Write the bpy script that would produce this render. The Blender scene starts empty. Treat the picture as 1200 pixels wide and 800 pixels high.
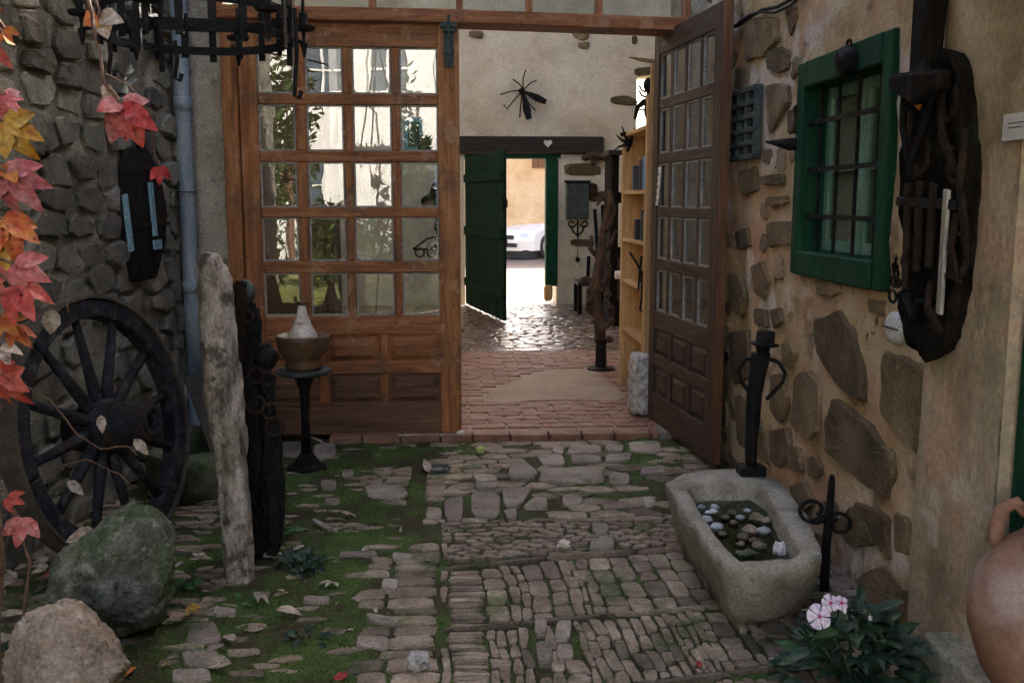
import bpy, bmesh, math, random
from mathutils import Vector, Matrix, Quaternion, noise
V = Vector
R = math.radians
sc = bpy.context.scene
COL = sc.collection

# ------------------------------------------------------------------ camera, world, sun, exposure
CAM = V((0, 0, 1.5)); YAW, PITCH, F = R(3.58), R(-8.17), 1150.0
cd = bpy.data.cameras.new('camera'); cam = bpy.data.objects.new('camera', cd); COL.objects.link(cam)
cam.location = CAM; cam.rotation_euler = (math.pi/2 + PITCH, 0, -YAW)
cd.sensor_width = 36; cd.lens = 36*F/1200; cd.clip_start = 0.05; cd.clip_end = 2000
sc.camera = cam
SUN_EL, SUN_AZ = R(35), R(30)          # the sun stands beyond the house: from +Y, over its right shoulder
w = bpy.data.worlds.new('World'); sc.world = w; w.use_nodes = True
nt = w.node_tree; bg = nt.nodes['Background']
sky = nt.nodes.new('ShaderNodeTexSky'); sky.sky_type = 'NISHITA'; sky.sun_disc = False
sky.sun_elevation = SUN_EL; sky.sun_rotation = SUN_AZ; sky.dust_density = 5.0; sky.air_density = .75; sky.ozone_density = .4
nt.links.new(sky.outputs[0], bg.inputs[0]); bg.inputs[1].default_value = 0.12
ld = bpy.data.lights.new('sun', 'SUN'); ld.energy = 3.6; ld.angle = R(0.5); ld.color = (1, .94, .84)
sun = bpy.data.objects.new('sun', ld); COL.objects.link(sun)
sun.rotation_euler = V((-math.sin(SUN_AZ)*math.cos(SUN_EL), -math.cos(SUN_AZ)*math.cos(SUN_EL), -math.sin(SUN_EL))).to_track_quat('-Z', 'Y').to_euler()
sc.view_settings.view_transform = 'Standard'; sc.view_settings.look = 'None'
sc.view_settings.exposure = 2.9; sc.view_settings.gamma = 1
sc.cycles.max_bounces = 10; sc.cycles.diffuse_bounces = 6; sc.cycles.glossy_bounces = 4
sc.cycles.transparent_max_bounces = 12; sc.cycles.caustics_reflective = False; sc.cycles.caustics_refractive = False
sc.cycles.use_denoising = True; sc.cycles.sample_clamp_indirect = 6

# ------------------------------------------------------------------ helpers
_f = V((math.sin(YAW)*math.cos(PITCH), math.cos(YAW)*math.cos(PITCH), math.sin(PITCH)))
_r = V((math.cos(YAW), -math.sin(YAW), 0)); _u = _r.cross(_f)
def ray(px, py): return (_f*F + _r*(px-600) + _u*(400-py)).normalized()
def at(px, py, X=None, Y=None, Z=None, pl=None):
    """the place a line of sight meets a wall (X=), a depth (Y=), a level (Z=) or a plane (point, normal)"""
    d = ray(px, py)
    if X is not None: t = (X-CAM.x)/d.x
    elif Y is not None: t = (Y-CAM.y)/d.y
    elif Z is not None: t = (Z-CAM.z)/d.z
    else: t = (pl[0]-CAM).dot(pl[1])/d.dot(pl[1])
    return CAM + d*t
def to_px(p):
    q = p-CAM; dz = q.dot(_f)
    return (600+F*q.dot(_r)/dz, 400-F*q.dot(_u)/dz, dz)
def fbm(p, o=3):
    s = 0; a = 1
    for i in range(o): s += a*noise.noise(p); p = p*2.1; a *= .5
    return s
def wloc(o):
    m = V((0, 0, 0))
    while o is not None: m = m+o.location; o = o.parent
    return m
def put(name, me, mat, parent):
    o = bpy.data.objects.new(name, me); COL.objects.link(o)
    if mat is not None and not me.materials: me.materials.append(mat)
    o.parent = parent
    return o
def tag(o, label, cat, group=None, kind=None):
    if label: o['label'] = label
    if cat: o['category'] = cat
    if group: o['group'] = group
    if kind: o['kind'] = kind
    return o
def thing(name, label, cat, loc=(0, 0, 0), group=None, rz=0):
    o = bpy.data.objects.new(name, None); COL.objects.link(o); o.location = loc; o.empty_display_size = .1
    o.rotation_euler = (0, 0, rz)
    return tag(o, label, cat, group)
class MB:
    def __init__(s): s.v = []; s.f = []
    def add(s, vs, fs):
        b = len(s.v); s.v += [V(x) for x in vs]; s.f += [tuple(b+i for i in f) for f in fs]; return s
    def box(s, c, d, rot=None):
        c = V(c); vs = []
        for i in (-1, 1):
            for j in (-1, 1):
                for k in (-1, 1):
                    p = V((i*d[0]/2, j*d[1]/2, k*d[2]/2)); vs.append(c+((rot @ p) if rot else p))
        return s.add(vs, [(0, 1, 3, 2), (4, 6, 7, 5), (0, 4, 5, 1), (2, 3, 7, 6), (0, 2, 6, 4), (1, 5, 7, 3)])
    def lim(s, a, b):
        a, b = V(a), V(b); return s.box((a+b)/2, [abs(b[i]-a[i]) for i in range(3)])
    def tube(s, pts, r, n=8, cap=True):
        pts = [V(p) for p in pts]; m = len(pts)
        rr = r if isinstance(r, (list, tuple)) else [r]*m
        t0 = (pts[1]-pts[0]).normalized(); a = t0.orthogonal().normalized(); vs = []
        for i, p in enumerate(pts):
            t = (pts[min(i+1, m-1)]-pts[max(i-1, 0)]).normalized()
            a = (a-t*a.dot(t)).normalized(); b = t.cross(a)
            for k in range(n):
                th = 2*math.pi*k/n; vs.append(p+(a*math.cos(th)+b*math.sin(th))*rr[i])
        fs = [(i*n+k, i*n+(k+1) % n, (i+1)*n+(k+1) % n, (i+1)*n+k) for i in range(m-1) for k in range(n)]
        if cap: fs += [tuple(range(n-1, -1, -1)), tuple((m-1)*n+k for k in range(n))]
        return s.add(vs, fs)
    def bar(s, pts, wd, th, nr, closed=False):
        """flat strap along pts: wide across, thin along nr"""
        pts = [V(p) for p in pts]; m = len(pts); nr = V(nr).normalized(); vs = []
        ww = wd if isinstance(wd, (list, tuple)) else [wd]*m
        for i, p in enumerate(pts):
            q = pts[(i+1) % m] if closed else pts[min(i+1, m-1)]; o = pts[(i-1) % m] if closed else pts[max(i-1, 0)]
            t = (q-o).normalized(); sd = t.cross(nr).normalized(); nn = sd.cross(t).normalized()
            for (x, y) in ((-1, -1), (1, -1), (1, 1), (-1, 1)): vs.append(p+sd*(x*ww[i]/2)+nn*(y*th/2))
        fs = []
        for i in range(m if closed else m-1):
            j = (i+1) % m
            for k in range(4): fs.append((i*4+k, i*4+(k+1) % 4, j*4+(k+1) % 4, j*4+k))
        if not closed: fs += [(3, 2, 1, 0), tuple((m-1)*4+k for k in range(4))]
        return s.add(vs, fs)
    def lathe(s, prof, c, n=20, axis=None, cap=True):
        c = V(c); q = V((0, 0, 1)).rotation_difference(V(axis)) if axis is not None else None; vs = []
        for (r, z) in prof:
            for k in range(n):
                th = 2*math.pi*k/n; p = V((r*math.cos(th), r*math.sin(th), z)); vs.append(c+((q @ p) if q else p))
        m = len(prof); fs = [(i*n+k, i*n+(k+1) % n, (i+1)*n+(k+1) % n, (i+1)*n+k) for i in range(m-1) for k in range(n)]
        if cap: fs += [tuple(range(n-1, -1, -1)), tuple((m-1)*n+k for k in range(n))]
        return s.add(vs, fs)
    def ring(s, c, r, tr, axis, n=20, k=6):
        c = V(c); a = V(axis).normalized(); e = a.orthogonal().normalized(); g = a.cross(e)
        vs = []
        for i in range(n):
            th = 2*math.pi*i/n; d = e*math.cos(th)+g*math.sin(th)
            for j in range(k):
                ph = 2*math.pi*j/k; vs.append(c+d*(r+tr*math.cos(ph))+a*(tr*math.sin(ph)))
        return s.add(vs, [(i*k+j, ((i+1) % n)*k+j, ((i+1) % n)*k+(j+1) % k, i*k+(j+1) % k) for i in range(n) for j in range(k)])
    def rock(s, c, rad, seed=0, planes=16, soft=14, amp=.05, sub=5):
        """a boulder: a ball cut by planes, its edges worn, its faces rough"""
        q = random.Random(seed); pl = []
        for i in range(planes):
            n = V((q.gauss(0, 1), q.gauss(0, 1), q.gauss(0, 1))).normalized(); pl.append((n, q.uniform(.74, 1.0)))
        bm = bmesh.new(); bmesh.ops.create_icosphere(bm, subdivisions=sub, radius=1); c = V(c); vs = []
        for v in bm.verts:
            d = v.co.normalized(); acc = 1.1**-soft
            for n, k in pl:
                t = d.dot(n)
                if t > .05: acc += (k/t)**-soft
            r_ = acc**(-1/soft); p = d*r_; sd = V((seed*3.1, seed*1.3, 0))
            r_ *= 1+amp*fbm(p*3+sd, 4)+amp*.45*fbm(p*11+sd, 3)-amp*.7*max(0, noise.noise(p*5.3+sd))**2
            if sub > 5: r_ *= 1+.012*fbm(p*30+sd, 2)
            vs.append(c+V((d.x*rad[0]*r_, d.y*rad[1]*r_, d.z*rad[2]*r_)))
        fs = [tuple(v.index for v in f.verts) for f in bm.faces]; bm.free()
        return s.add(vs, fs)
    def blob(s, c, rad, seed=0, amp=.15, fr=1.5, sub=3, flat=0):
        bm = bmesh.new(); bmesh.ops.create_icosphere(bm, subdivisions=sub, radius=1)
        c = V(c); vs = []
        for v in bm.verts:
            d = v.co.copy(); p = d*fr+V((seed*7.3, seed*3.1, seed*1.7))
            k = 1+amp*fbm(p, 3)
            if flat: # facet the stone a little
                k -= flat*abs(noise.noise(p*.8+V((9, 2, 4))))
            vs.append(c+V((d.x*rad[0]*k, d.y*rad[1]*k, d.z*rad[2]*k)))
        fs = [tuple(v.index for v in f.verts) for f in bm.faces]; bm.free()
        return s.add(vs, fs)
    def build(s, name, mat, parent=None, smooth=False, bevel=0, local=False, loc=None, segs=1):
        me = bpy.data.meshes.new(name)
        off = V((0, 0, 0))
        if loc is not None: off = V(loc)
        elif parent is not None and not local: off = wloc(parent)
        me.from_pydata([v-off for v in s.v], [], s.f); me.update()
        bm = bmesh.new(); bm.from_mesh(me); bmesh.ops.recalc_face_normals(bm, faces=bm.faces); bm.to_mesh(me); bm.free()
        if smooth:
            for p in me.polygons: p.use_smooth = True
        o = put(name, me, mat, parent)
        if loc is not None: o.location = off
        if bevel:
            b = o.modifiers.new('bevel', 'BEVEL'); b.width = bevel; b.segments = segs; b.limit_method = 'ANGLE'; b.angle_limit = R(35)
        return o

# ------------------------------------------------------------------ procedural materials
def material(name, stops, scale=5, detail=7, rough=.85, bump=.25, bscale=45, stretch=(1, 1, 1), rand=0.0, metal=0.0,
             layers=(), bstretch=None, distort=0.0, spec=.35, rvar=0.0, coat=0.0, bdist=.02, grain=.35, gscale=90):
    m = bpy.data.materials.new(name); m.use_nodes = True; t = m.node_tree; N = t.nodes; L = t.links
    b = N['Principled BSDF']
    geo = N.new('ShaderNodeNewGeometry')
    def mapped(sv):
        mp = N.new('ShaderNodeMapping'); mp.inputs['Scale'].default_value = sv; L.new(geo.outputs['Position'], mp.inputs[0]); return mp.outputs[0]
    pos = mapped(stretch)
    def ns(s_, d_, p=pos, dd=0.0):
        n = N.new('ShaderNodeTexNoise'); n.inputs['Scale'].default_value = s_; n.inputs['Detail'].default_value = d_
        n.inputs['Roughness'].default_value = .62; n.inputs['Distortion'].default_value = dd; L.new(p, n.inputs['Vector']); return n.outputs[0]
    base = ns(scale, detail, dd=distort)
    cr = N.new('ShaderNodeValToRGB'); e = cr.color_ramp.elements
    while len(e) < len(stops): e.new(.5)
    for i, (p, c) in enumerate(stops): e[i].position = p; e[i].color = (*c, 1)
    L.new(base, cr.inputs[0]); col = cr.outputs[0]
    for (c, s_, lo, hi, op) in layers:
        n = ns(s_, 6, geo.outputs['Position'])
        mr = N.new('ShaderNodeMapRange'); mr.interpolation_type = 'SMOOTHSTEP'
        mr.inputs[1].default_value = lo; mr.inputs[2].default_value = hi; mr.inputs[3].default_value = 0; mr.inputs[4].default_value = op
        L.new(n, mr.inputs[0])
        mx = N.new('ShaderNodeMix'); mx.data_type = 'RGBA'; L.new(mr.outputs[0], mx.inputs[0]); L.new(col, mx.inputs[6]); mx.inputs[7].default_value = (*c, 1)
        col = mx.outputs[2]
    if grain:
        gm = N.new('ShaderNodeMapRange'); gm.inputs[1].default_value = .3; gm.inputs[2].default_value = .7; gm.inputs[3].default_value = 1-grain; gm.inputs[4].default_value = 1+grain
        L.new(ns(gscale, 3, mapped(bstretch or stretch)), gm.inputs[0])
        gx = N.new('ShaderNodeVectorMath'); gx.operation = 'SCALE'; L.new(col, gx.inputs[0]); L.new(gm.outputs[0], gx.inputs['Scale']); col = gx.outputs[0]
    if rand:
        oi = N.new('ShaderNodeObjectInfo'); hs = N.new('ShaderNodeHueSaturation')
        a = N.new('ShaderNodeMapRange'); a.inputs[3].default_value = 1-rand; a.inputs[4].default_value = 1+rand
        L.new(oi.outputs['Random'], a.inputs[0]); L.new(a.outputs[0], hs.inputs['Value'])
        wn = N.new('ShaderNodeTexWhiteNoise'); wn.noise_dimensions = '1D'; L.new(oi.outputs['Random'], wn.inputs['W'])
        a2 = N.new('ShaderNodeMapRange'); a2.inputs[3].default_value = .5-.016*rand*2; a2.inputs[4].default_value = .5+.016*rand*2
        L.new(wn.outputs[0], a2.inputs[0]); L.new(a2.outputs[0], hs.inputs['Hue'])
        L.new(col, hs.inputs['Color']); col = hs.outputs[0]
    L.new(col, b.inputs['Base Color'])
    b.inputs['Metallic'].default_value = metal; b.inputs['Specular IOR Level'].default_value = spec
    if rvar:
        mr = N.new('ShaderNodeMapRange'); mr.inputs[3].default_value = max(.05, rough-rvar); mr.inputs[4].default_value = min(1, rough+rvar)
        mr.inputs[1].default_value = .3; mr.inputs[2].default_value = .7
        L.new(ns(scale*1.7, 5), mr.inputs[0]); L.new(mr.outputs[0], b.inputs['Roughness'])
    else: b.inputs['Roughness'].default_value = rough
    if coat: b.inputs['Coat Weight'].default_value = coat; b.inputs['Coat Roughness'].default_value = .15
    if bump:
        bp = N.new('ShaderNodeBump'); bp.inputs['Strength'].default_value = bump; bp.inputs['Distance'].default_value = bdist
        L.new(ns(bscale, 6, mapped(bstretch) if bstretch else pos), bp.inputs['Height']); L.new(bp.outputs[0], b.inputs['Normal'])
    return m
def glass(name, tint=(.9, .93, .92), ior=1.9, rough=0.0):
    m = bpy.data.materials.new(name); m.use_nodes = True; t = m.node_tree; N = t.nodes; L = t.links
    N.remove(N['Principled BSDF']); out = N['Material Output']
    tr = N.new('ShaderNodeBsdfTransparent'); tr.inputs[0].default_value = (*tint, 1)
    gl = N.new('ShaderNodeBsdfGlossy'); gl.inputs['Roughness'].default_value = rough
    fr = N.new('ShaderNodeFresnel'); fr.inputs['IOR'].default_value = ior
    nz = N.new('ShaderNodeTexNoise'); nz.inputs['Scale'].default_value = 2.2
    geo = N.new('ShaderNodeNewGeometry'); L.new(geo.outputs['Position'], nz.inputs['Vector'])
    bp = N.new('ShaderNodeBump'); bp.inputs['Strength'].default_value = .05; bp.inputs['Distance'].default_value = .02
    L.new(nz.outputs[0], bp.inputs['Height']); L.new(bp.outputs[0], gl.inputs['Normal'])
    # the inner side of the pane's skin does not mirror
    bk = N.new('ShaderNodeMath'); bk.operation = 'SUBTRACT'; bk.inputs[0].default_value = 1; L.new(geo.outputs['Backfacing'], bk.inputs[1])
    fm = N.new('ShaderNodeMath'); fm.operation = 'MULTIPLY'; L.new(fr.outputs[0], fm.inputs[0]); L.new(bk.outputs[0], fm.inputs[1])
    mx = N.new('ShaderNodeMixShader'); L.new(fm.outputs[0], mx.inputs[0]); L.new(tr.outputs[0], mx.inputs[1]); L.new(gl.outputs[0], mx.inputs[2])
    L.new(mx.outputs[0], out.inputs[0]); return m
M = {}
M['rubble'] = material('rubble_stone', [(.3, (.09, .085, .07)), (.5, (.2, .19, .155)), (.72, (.34, .32, .27))], 6, rand=.42, bump=.7, bscale=30,
                       layers=[((.075, .09, .05), 3, .52, .68, .6), ((.42, .4, .34), 11, .6, .75, .5)])
M['mortar'] = material('old_mortar', [(.3, (.16, .15, .115)), (.5, (.3, .285, .225)), (.68, (.44, .42, .34))], 5, bump=.9, bscale=26,
                       layers=[((.06, .06, .045), 2.2, .5, .66, .7)])
M['render_wall'] = material('patched_lime_render', [(.3, (.34, .21, .1)), (.46, (.52, .36, .19)), (.58, (.62, .46, .29)), (.74, (.72, .6, .46))], 2.6, bump=.7, bscale=22,
                       layers=[((.5, .26, .15), 1.7, .48, .62, .65), ((.72, .62, .54), 2.2, .51, .6, .8), ((.2, .12, .065), 4.5, .55, .66, .7), ((.16, .15, .11), 9, .62, .7, .5)], grain=.22)
M['ochre_render'] = material('smooth_ochre_render', [(.3, (.27, .2, .12)), (.5, (.43, .34, .215)), (.7, (.56, .46, .32))], 3.2, bump=.7, bscale=14, stretch=(1, 1, .8),
                       layers=[((.32, .3, .2), 1.8, .5, .66, .55), ((.56, .34, .22), 2.1, .5, .6, .65), ((.2, .14, .075), 7, .6, .7, .6), ((.64, .58, .46), 3, .56, .64, .6)], grain=.2, gscale=60)
M['sandstone'] = material('brown_wall_stone', [(.3, (.085, .056, .029)), (.5, (.165, .115, .062)), (.72, (.3, .22, .13))], 5, rand=.45, bump=.6, bscale=34,
                       layers=[((.33, .24, .16), 9, .6, .72, .45), ((.1, .075, .05), 2.5, .55, .7, .5)])
M['white_plaster'] = material('white_hall_plaster', [(.3, (.5, .44, .32)), (.5, (.64, .58, .45)), (.7, (.74, .69, .57))], 2.2, bump=.55, bscale=14,
                       layers=[((.44, .38, .26), 3, .58, .7, .5)])
M['grey_plaster'] = material('grey_stained_plaster', [(.3, (.2, .18, .14)), (.5, (.36, .33, .27)), (.7, (.46, .42, .34))], 5, bump=.6, bscale=20,
                       layers=[((.1, .09, .07), 7, .56, .66, .7)])
M['cobble'] = material('courtyard_stone', [(.3, (.13, .097, .064)), (.5, (.245, .19, .132)), (.72, (.385, .315, .23))], 7, rand=.5, bump=.55, bscale=55, rough=.72, rvar=.15,
                       layers=[((.055, .08, .022), 4, .52, .66, .8), ((.38, .33, .27), 14, .6, .7, .5)])
M['flag'] = material('flagstone', [(.3, (.17, .14, .11)), (.5, (.29, .24, .19)), (.72, (.39, .34, .275))], 5, rand=.25, bump=.5, bscale=40, rough=.75, rvar=.12,
                     layers=[((.05, .065, .025), 4, .56, .7, .7)])
M['soil'] = material('soil_and_moss', [(.3, (.055, .037, .022)), (.44, (.07, .058, .026)), (.54, (.07, .115, .024)), (.75, (.12, .19, .036))], 3.2, bump=1, bscale=90)
M['moss'] = material('moss', [(.3, (.05, .085, .016)), (.5, (.095, .155, .028)), (.72, (.17, .23, .055))], 9, bump=0, rough=.95, spec=.1)
M['brick'] = material('red_brick', [(.3, (.17, .08, .05)), (.5, (.25, .125, .078)), (.72, (.34, .2, .135))], 9, rand=.18, bump=.5, bscale=60, rough=.6, rvar=.2,
                      layers=[((.33, .24, .18), 4, .55, .72, .5)])
M['floor'] = material('worn_hall_floor', [(.3, (.22, .14, .09)), (.5, (.32, .21, .14)), (.72, (.4, .29, .2))], 3.5, bump=.35, bscale=40, rough=.55, rvar=.2,
                      layers=[((.24, .2, .14), 1.5, .5, .68, .6)])
M['cement'] = material('worn_cement', [(.3, (.24, .17, .11)), (.5, (.3, .22, .15)), (.72, (.36, .27, .19))], 4, bump=.3, bscale=50, rough=.7)
def wood(name, dark, mid, light, stretch, rough=.6, rand=.1, bump=.45, layers=(), spec=.4):
    return material(name, [(.3, dark), (.5, mid), (.72, light)], 9, 8, rough, bump, 12, stretch, rand, layers=layers, distort=.6, rvar=.12, spec=spec)
VG, XG, YG = (3.2, 3.2, .28), (.28, 3.2, 3.2), (3.2, .28, 3.2)
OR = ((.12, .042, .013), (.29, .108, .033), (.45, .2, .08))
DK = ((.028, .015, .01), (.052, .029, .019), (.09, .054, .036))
wl = [((.09, .055, .035), 3.5, .54, .66, .6), ((.5, .27, .14), 7, .56, .66, .55), ((.05, .03, .02), 22, .62, .7, .7)]
M['oak_low'] = wood('weathered_shaded_oak_foot', (.06, .032, .018), (.13, .066, .034), (.21, .115, .065), XG, rough=.75)  # weathering, plus the shade low on the door put into the colour
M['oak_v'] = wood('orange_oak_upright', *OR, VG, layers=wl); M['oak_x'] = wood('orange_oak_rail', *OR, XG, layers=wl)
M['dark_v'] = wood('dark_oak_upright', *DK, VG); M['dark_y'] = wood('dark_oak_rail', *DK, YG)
M['edge_v'] = wood('worn_orange_edge', (.05, .022, .01), (.12, .052, .022), (.22, .1, .045), VG)
M['pine_v'] = wood('yellow_pine_upright', (.4, .24, .1), (.52, .33, .15), (.6, .42, .22), VG); M['pine_y'] = wood('yellow_pine_shelf', (.4, .24, .1), (.52, .33, .15), (.6, .42, .22), YG)
M['black_wood'] = wood('blackened_beam', (.012, .01, .008), (.022, .018, .014), (.04, .033, .026), XG, rough=.7)
M['black_wood_v'] = wood('blackened_timber', (.006, .005, .0045), (.011, .009, .008), (.026, .021, .017), VG, rough=.85, bump=.9, spec=.1)
M['bark'] = material('hollow_bark', [(.3, (.005, .004, .0035)), (.5, (.012, .0095, .007)), (.72, (.032, .025, .018))], 10, bump=1, bscale=18, stretch=(3, 3, .7), rough=.95, spec=.1,
                     layers=[((.03, .04, .018), 4, .58, .7, .5)])
M['grey_log'] = material('lichen_grey_log', [(.36, (.1, .08, .06)), (.48, (.34, .29, .24)), (.62, (.56, .5, .44))], 9, bump=1, bscale=22, stretch=(1.5, 1.5, .7), rough=.95,
                     layers=[((.07, .055, .04), 9, .54, .62, .85), ((.2, .2, .13), 5, .56, .66, .5)])
M['green_paint'] = material('dark_green_paint', [(.3, (.003, .035, .016)), (.5, (.005, .055, .025)), (.72, (.012, .075, .036))], 6, bump=.4, bscale=12, stretch=(3, 3, .5), rough=.65, rvar=.15, spec=.2,
                       layers=[((.001, .02, .012), 2.5, .5, .66, .6), ((.05, .1, .07), 14, .62, .68, .6), ((.09, .06, .04), 26, .66, .7, .8)])
M['dimmed_green'] = material('dimmed_green_paint', [(.3, (.002, .016, .009)), (.5, (.003, .026, .014)), (.72, (.007, .04, .022))], 6, bump=.4, bscale=12, stretch=(3, 3, .5), rough=.7, spec=.15)  # darker copy of the green paint, offsetting the hall light on the leaf
M['pale_green'] = material('faded_green_paint', [(.3, (.1, .2, .14)), (.5, (.17, .3, .21)), (.72, (.27, .4, .3))], 7, bump=.3, bscale=12, stretch=(3, 3, .5), rough=.55)
M['iron'] = material('black_wrought_iron', [(.3, (.004, .004, .0045)), (.5, (.008, .008, .0085)), (.72, (.02, .018, .016))], 14, bump=.6, bscale=70, rough=.6, rvar=.15, metal=.1, spec=.2,
                     layers=[((.03, .015, .009), 9, .56, .7, .5)])
M['rust'] = material('rusty_iron', [(.3, (.018, .012, .009)), (.5, (.035, .022, .015)), (.72, (.07, .04, .025))], 12, bump=.7, bscale=50, rough=.85, metal=.1, spec=.15)
M['verdigris'] = material('weathered_green_iron', [(.3, (.035, .045, .042)), (.5, (.06, .08, .074)), (.72, (.1, .125, .115))], 10, bump=.5, bscale=60, rough=.6, metal=.3)
M['steel'] = material('worn_pale_steel', [(.3, (.3, .29, .26)), (.5, (.45, .43, .38)), (.7, (.6, .58, .52))], 12, bump=.2, stretch=(3, 3, .5), rough=.4, metal=.5)
M['pipe'] = material('blue_grey_pipe_paint', [(.3, (.17, .22, .27)), (.5, (.24, .3, .36)), (.72, (.34, .39, .43))], 6, bump=.2, bscale=30, stretch=(2, 2, .6), rough=.45)
M['blue_paint'] = material('chipped_blue_paint', [(.3, (.12, .26, .36)), (.5, (.2, .38, .5)), (.72, (.3, .48, .6))], 18, bump=.3, rough=.6)
M['wheel_wood'] = wood('blue_black_wheel_wood', (.008, .009, .011), (.016, .018, .023), (.05, .05, .055), (2, 2, 2), rough=.8, bump=.8, spec=.2, layers=[((.085, .08, .075), 18, .58, .68, .6), ((.03, .018, .012), 6, .54, .66, .7)])
M['tread'] = wood('brown_wheel_rim', (.035, .028, .02), (.062, .05, .036), (.1, .082, .06), (2, 2, 2), rough=.8)
M['boulder_green'] = material('mossy_boulder', [(.3, (.06, .065, .05)), (.5, (.13, .135, .105)), (.72, (.24, .235, .19))], 9, bump=1, bscale=26,
                     layers=[((.07, .1, .03), 5, .46, .6, .75), ((.32, .33, .27), 22, .58, .66, .6), ((.03, .035, .025), 30, .6, .68, .7)])
M['boulder_tan'] = material('tan_boulder', [(.3, (.16, .12, .085)), (.5, (.32, .25, .185)), (.72, (.47, .4, .32))], 8, bump=1, bscale=20,
                     layers=[((.38, .22, .12), 4, .57, .68, .6), ((.1, .075, .05), 26, .6, .68, .7), ((.6, .55, .46), 16, .6, .7, .6)])
M['trough'] = material('grey_trough_stone', [(.3, (.22, .195, .15)), (.5, (.37, .335, .265)), (.72, (.49, .45, .37))], 6, bump=.8, bscale=30,
                     layers=[((.13, .14, .075), 2.6, .48, .62, .75), ((.3, .19, .13), 2.3, .58, .68, .5), ((.1, .09, .07), 24, .6, .68, .6)])
M['trough_moss'] = material('mossy_trough_stone', [(.3, (.07, .08, .045)), (.5, (.13, .14, .085)), (.72, (.2, .205, .14))], 7, bump=.8, bscale=30,
                     layers=[((.045, .085, .025), 4, .48, .62, .7)])
M['terracotta'] = material('terracotta', [(.3, (.2, .1, .055)), (.5, (.32, .17, .105)), (.72, (.42, .27, .19))], 3.5, bump=.3, bscale=40, rough=.75, grain=.15,
                     layers=[((.46, .36, .32), 2.2, .44, .58, .75), ((.14, .09, .06), 5, .6, .7, .5)])
M['clay_brown'] = material('glazed_brown_clay', [(.3, (.08, .045, .022)), (.5, (.13, .075, .04)), (.72, (.19, .12, .07))], 7, bump=.2, rough=.4)
M['white_glaze'] = material('chipped_white_glaze', [(.3, (.52, .43, .31)), (.5, (.7, .63, .52)), (.72, (.8, .75, .66))], 9, bump=.2, rough=.35,
                     layers=[((.35, .14, .07), 16, .58, .66, .8)])
M['white_paint'] = material('white_paint', [(.3, (.7, .69, .66)), (.7, (.8, .79, .77))], 4, bump=.1, rough=.5, grain=.05)
M['car_paint'] = material('white_car_paint', [(.3, (.76, .77, .78)), (.7, (.8, .81, .82))], 2, bump=0, rough=.25, coat=.6, grain=0)
M['rubber'] = material('dark_rubber', [(.3, (.02, .02, .02)), (.7, (.035, .035, .035))], 8, rough=.8)
M['paper'] = material('paper', [(.3, (.6, .58, .54)), (.7, (.74, .72, .69))], 8, bump=.1, rough=.8, grain=.08)
M['ink'] = material('printed_ink', [(.3, (.1, .1, .12)), (.7, (.16, .16, .18))], 8, bump=0)
M['enamel'] = material('white_enamel', [(.3, (.6, .6, .58)), (.7, (.74, .74, .72))], 8, bump=.1, rough=.3, layers=[((.3, .22, .15), 14, .62, .7, .6)])
M['tile'] = material('roof_tile', [(.3, (.22, .1, .06)), (.5, (.34, .17, .1)), (.72, (.42, .26, .17))], 5, rand=.2, bump=.3, layers=[((.3, .3, .16), 3, .52, .66, .6)])
M['grass'] = material('lawn', [(.3, (.08, .1, .02)), (.5, (.16, .18, .04)), (.72, (.28, .28, .09))], 3, bump=.8, bscale=40)
M['earth'] = material('dry_earth', [(.3, (.2, .15, .1)), (.5, (.3, .24, .17)), (.72, (.4, .33, .25))], 1.5, bump=.5)
M['street'] = material('pale_street', [(.3, (.1, .075, .058)), (.5, (.145, .11, .088)), (.72, (.2, .155, .125))], 2, bump=.3)
M['street_wall'] = material('yellow_street_wall', [(.3, (.46, .33, .18)), (.5, (.58, .44, .27)), (.72, (.66, .54, .38))], 1.6, bump=.5, bscale=8, layers=[((.5, .36, .28), 3, .56, .66, .6)])
M['dark_room'] = material('dark_interior', [(.3, (.1, .085, .07)), (.7, (.16, .135, .11))], 2, bump=0)
M['leafg'] = material('dark_green_leaf', [(.3, (.008, .022, .012)), (.5, (.015, .038, .02)), (.72, (.03, .06, .03))], 20, bump=0, rough=.5, rand=.3)
M['leafw'] = material('bright_weed_leaf', [(.3, (.03, .1, .025)), (.7, (.06, .17, .05))], 20, bump=0, rough=.5, rand=.3)
M['shrub'] = material('shrub_leaf', [(.3, (.03, .06, .012)), (.5, (.06, .1, .025)), (.72, (.11, .15, .05))], 4, bump=0, rough=.6)
M['petal'] = material('pale_pink_petal', [(.3, (.82, .6, .74)), (.7, (.9, .82, .88))], 20, bump=0, rough=.6)
M['petal_c'] = material('magenta_centre', [(.3, (.5, .05, .2)), (.7, (.62, .12, .3))], 20, bump=0, rough=.6)
def leafmat(name, a, b, c): return material(name, [(.34, a), (.5, b), (.66, c)], 34, 5, .5, .3, 120, rand=.22, layers=[(tuple(x*.35 for x in a), 60, .6, .66, .7), (c, 12, .56, .66, .6)])
M['red_leaf'] = leafmat('red_autumn_leaf', (.3, .022, .016), (.42, .05, .036), (.48, .13, .11))
M['pink_leaf'] = leafmat('pink_autumn_leaf', (.32, .045, .045), (.45, .11, .11), (.52, .23, .22))
M['orange_leaf'] = leafmat('orange_autumn_leaf', (.34, .05, .016), (.44, .12, .025), (.46, .22, .045))
M['yellow_leaf'] = leafmat('yellow_autumn_leaf', (.34, .14, .015), (.45, .26, .03), (.45, .33, .08))
M['dry_leaf'] = leafmat('dry_pale_leaf', (.26, .17, .1), (.42, .33, .25), (.55, .48, .4))
M['stem'] = material('vine_stem', [(.3, (.09, .05, .03)), (.7, (.2, .12, .08))], 20, bump=.4)
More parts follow.
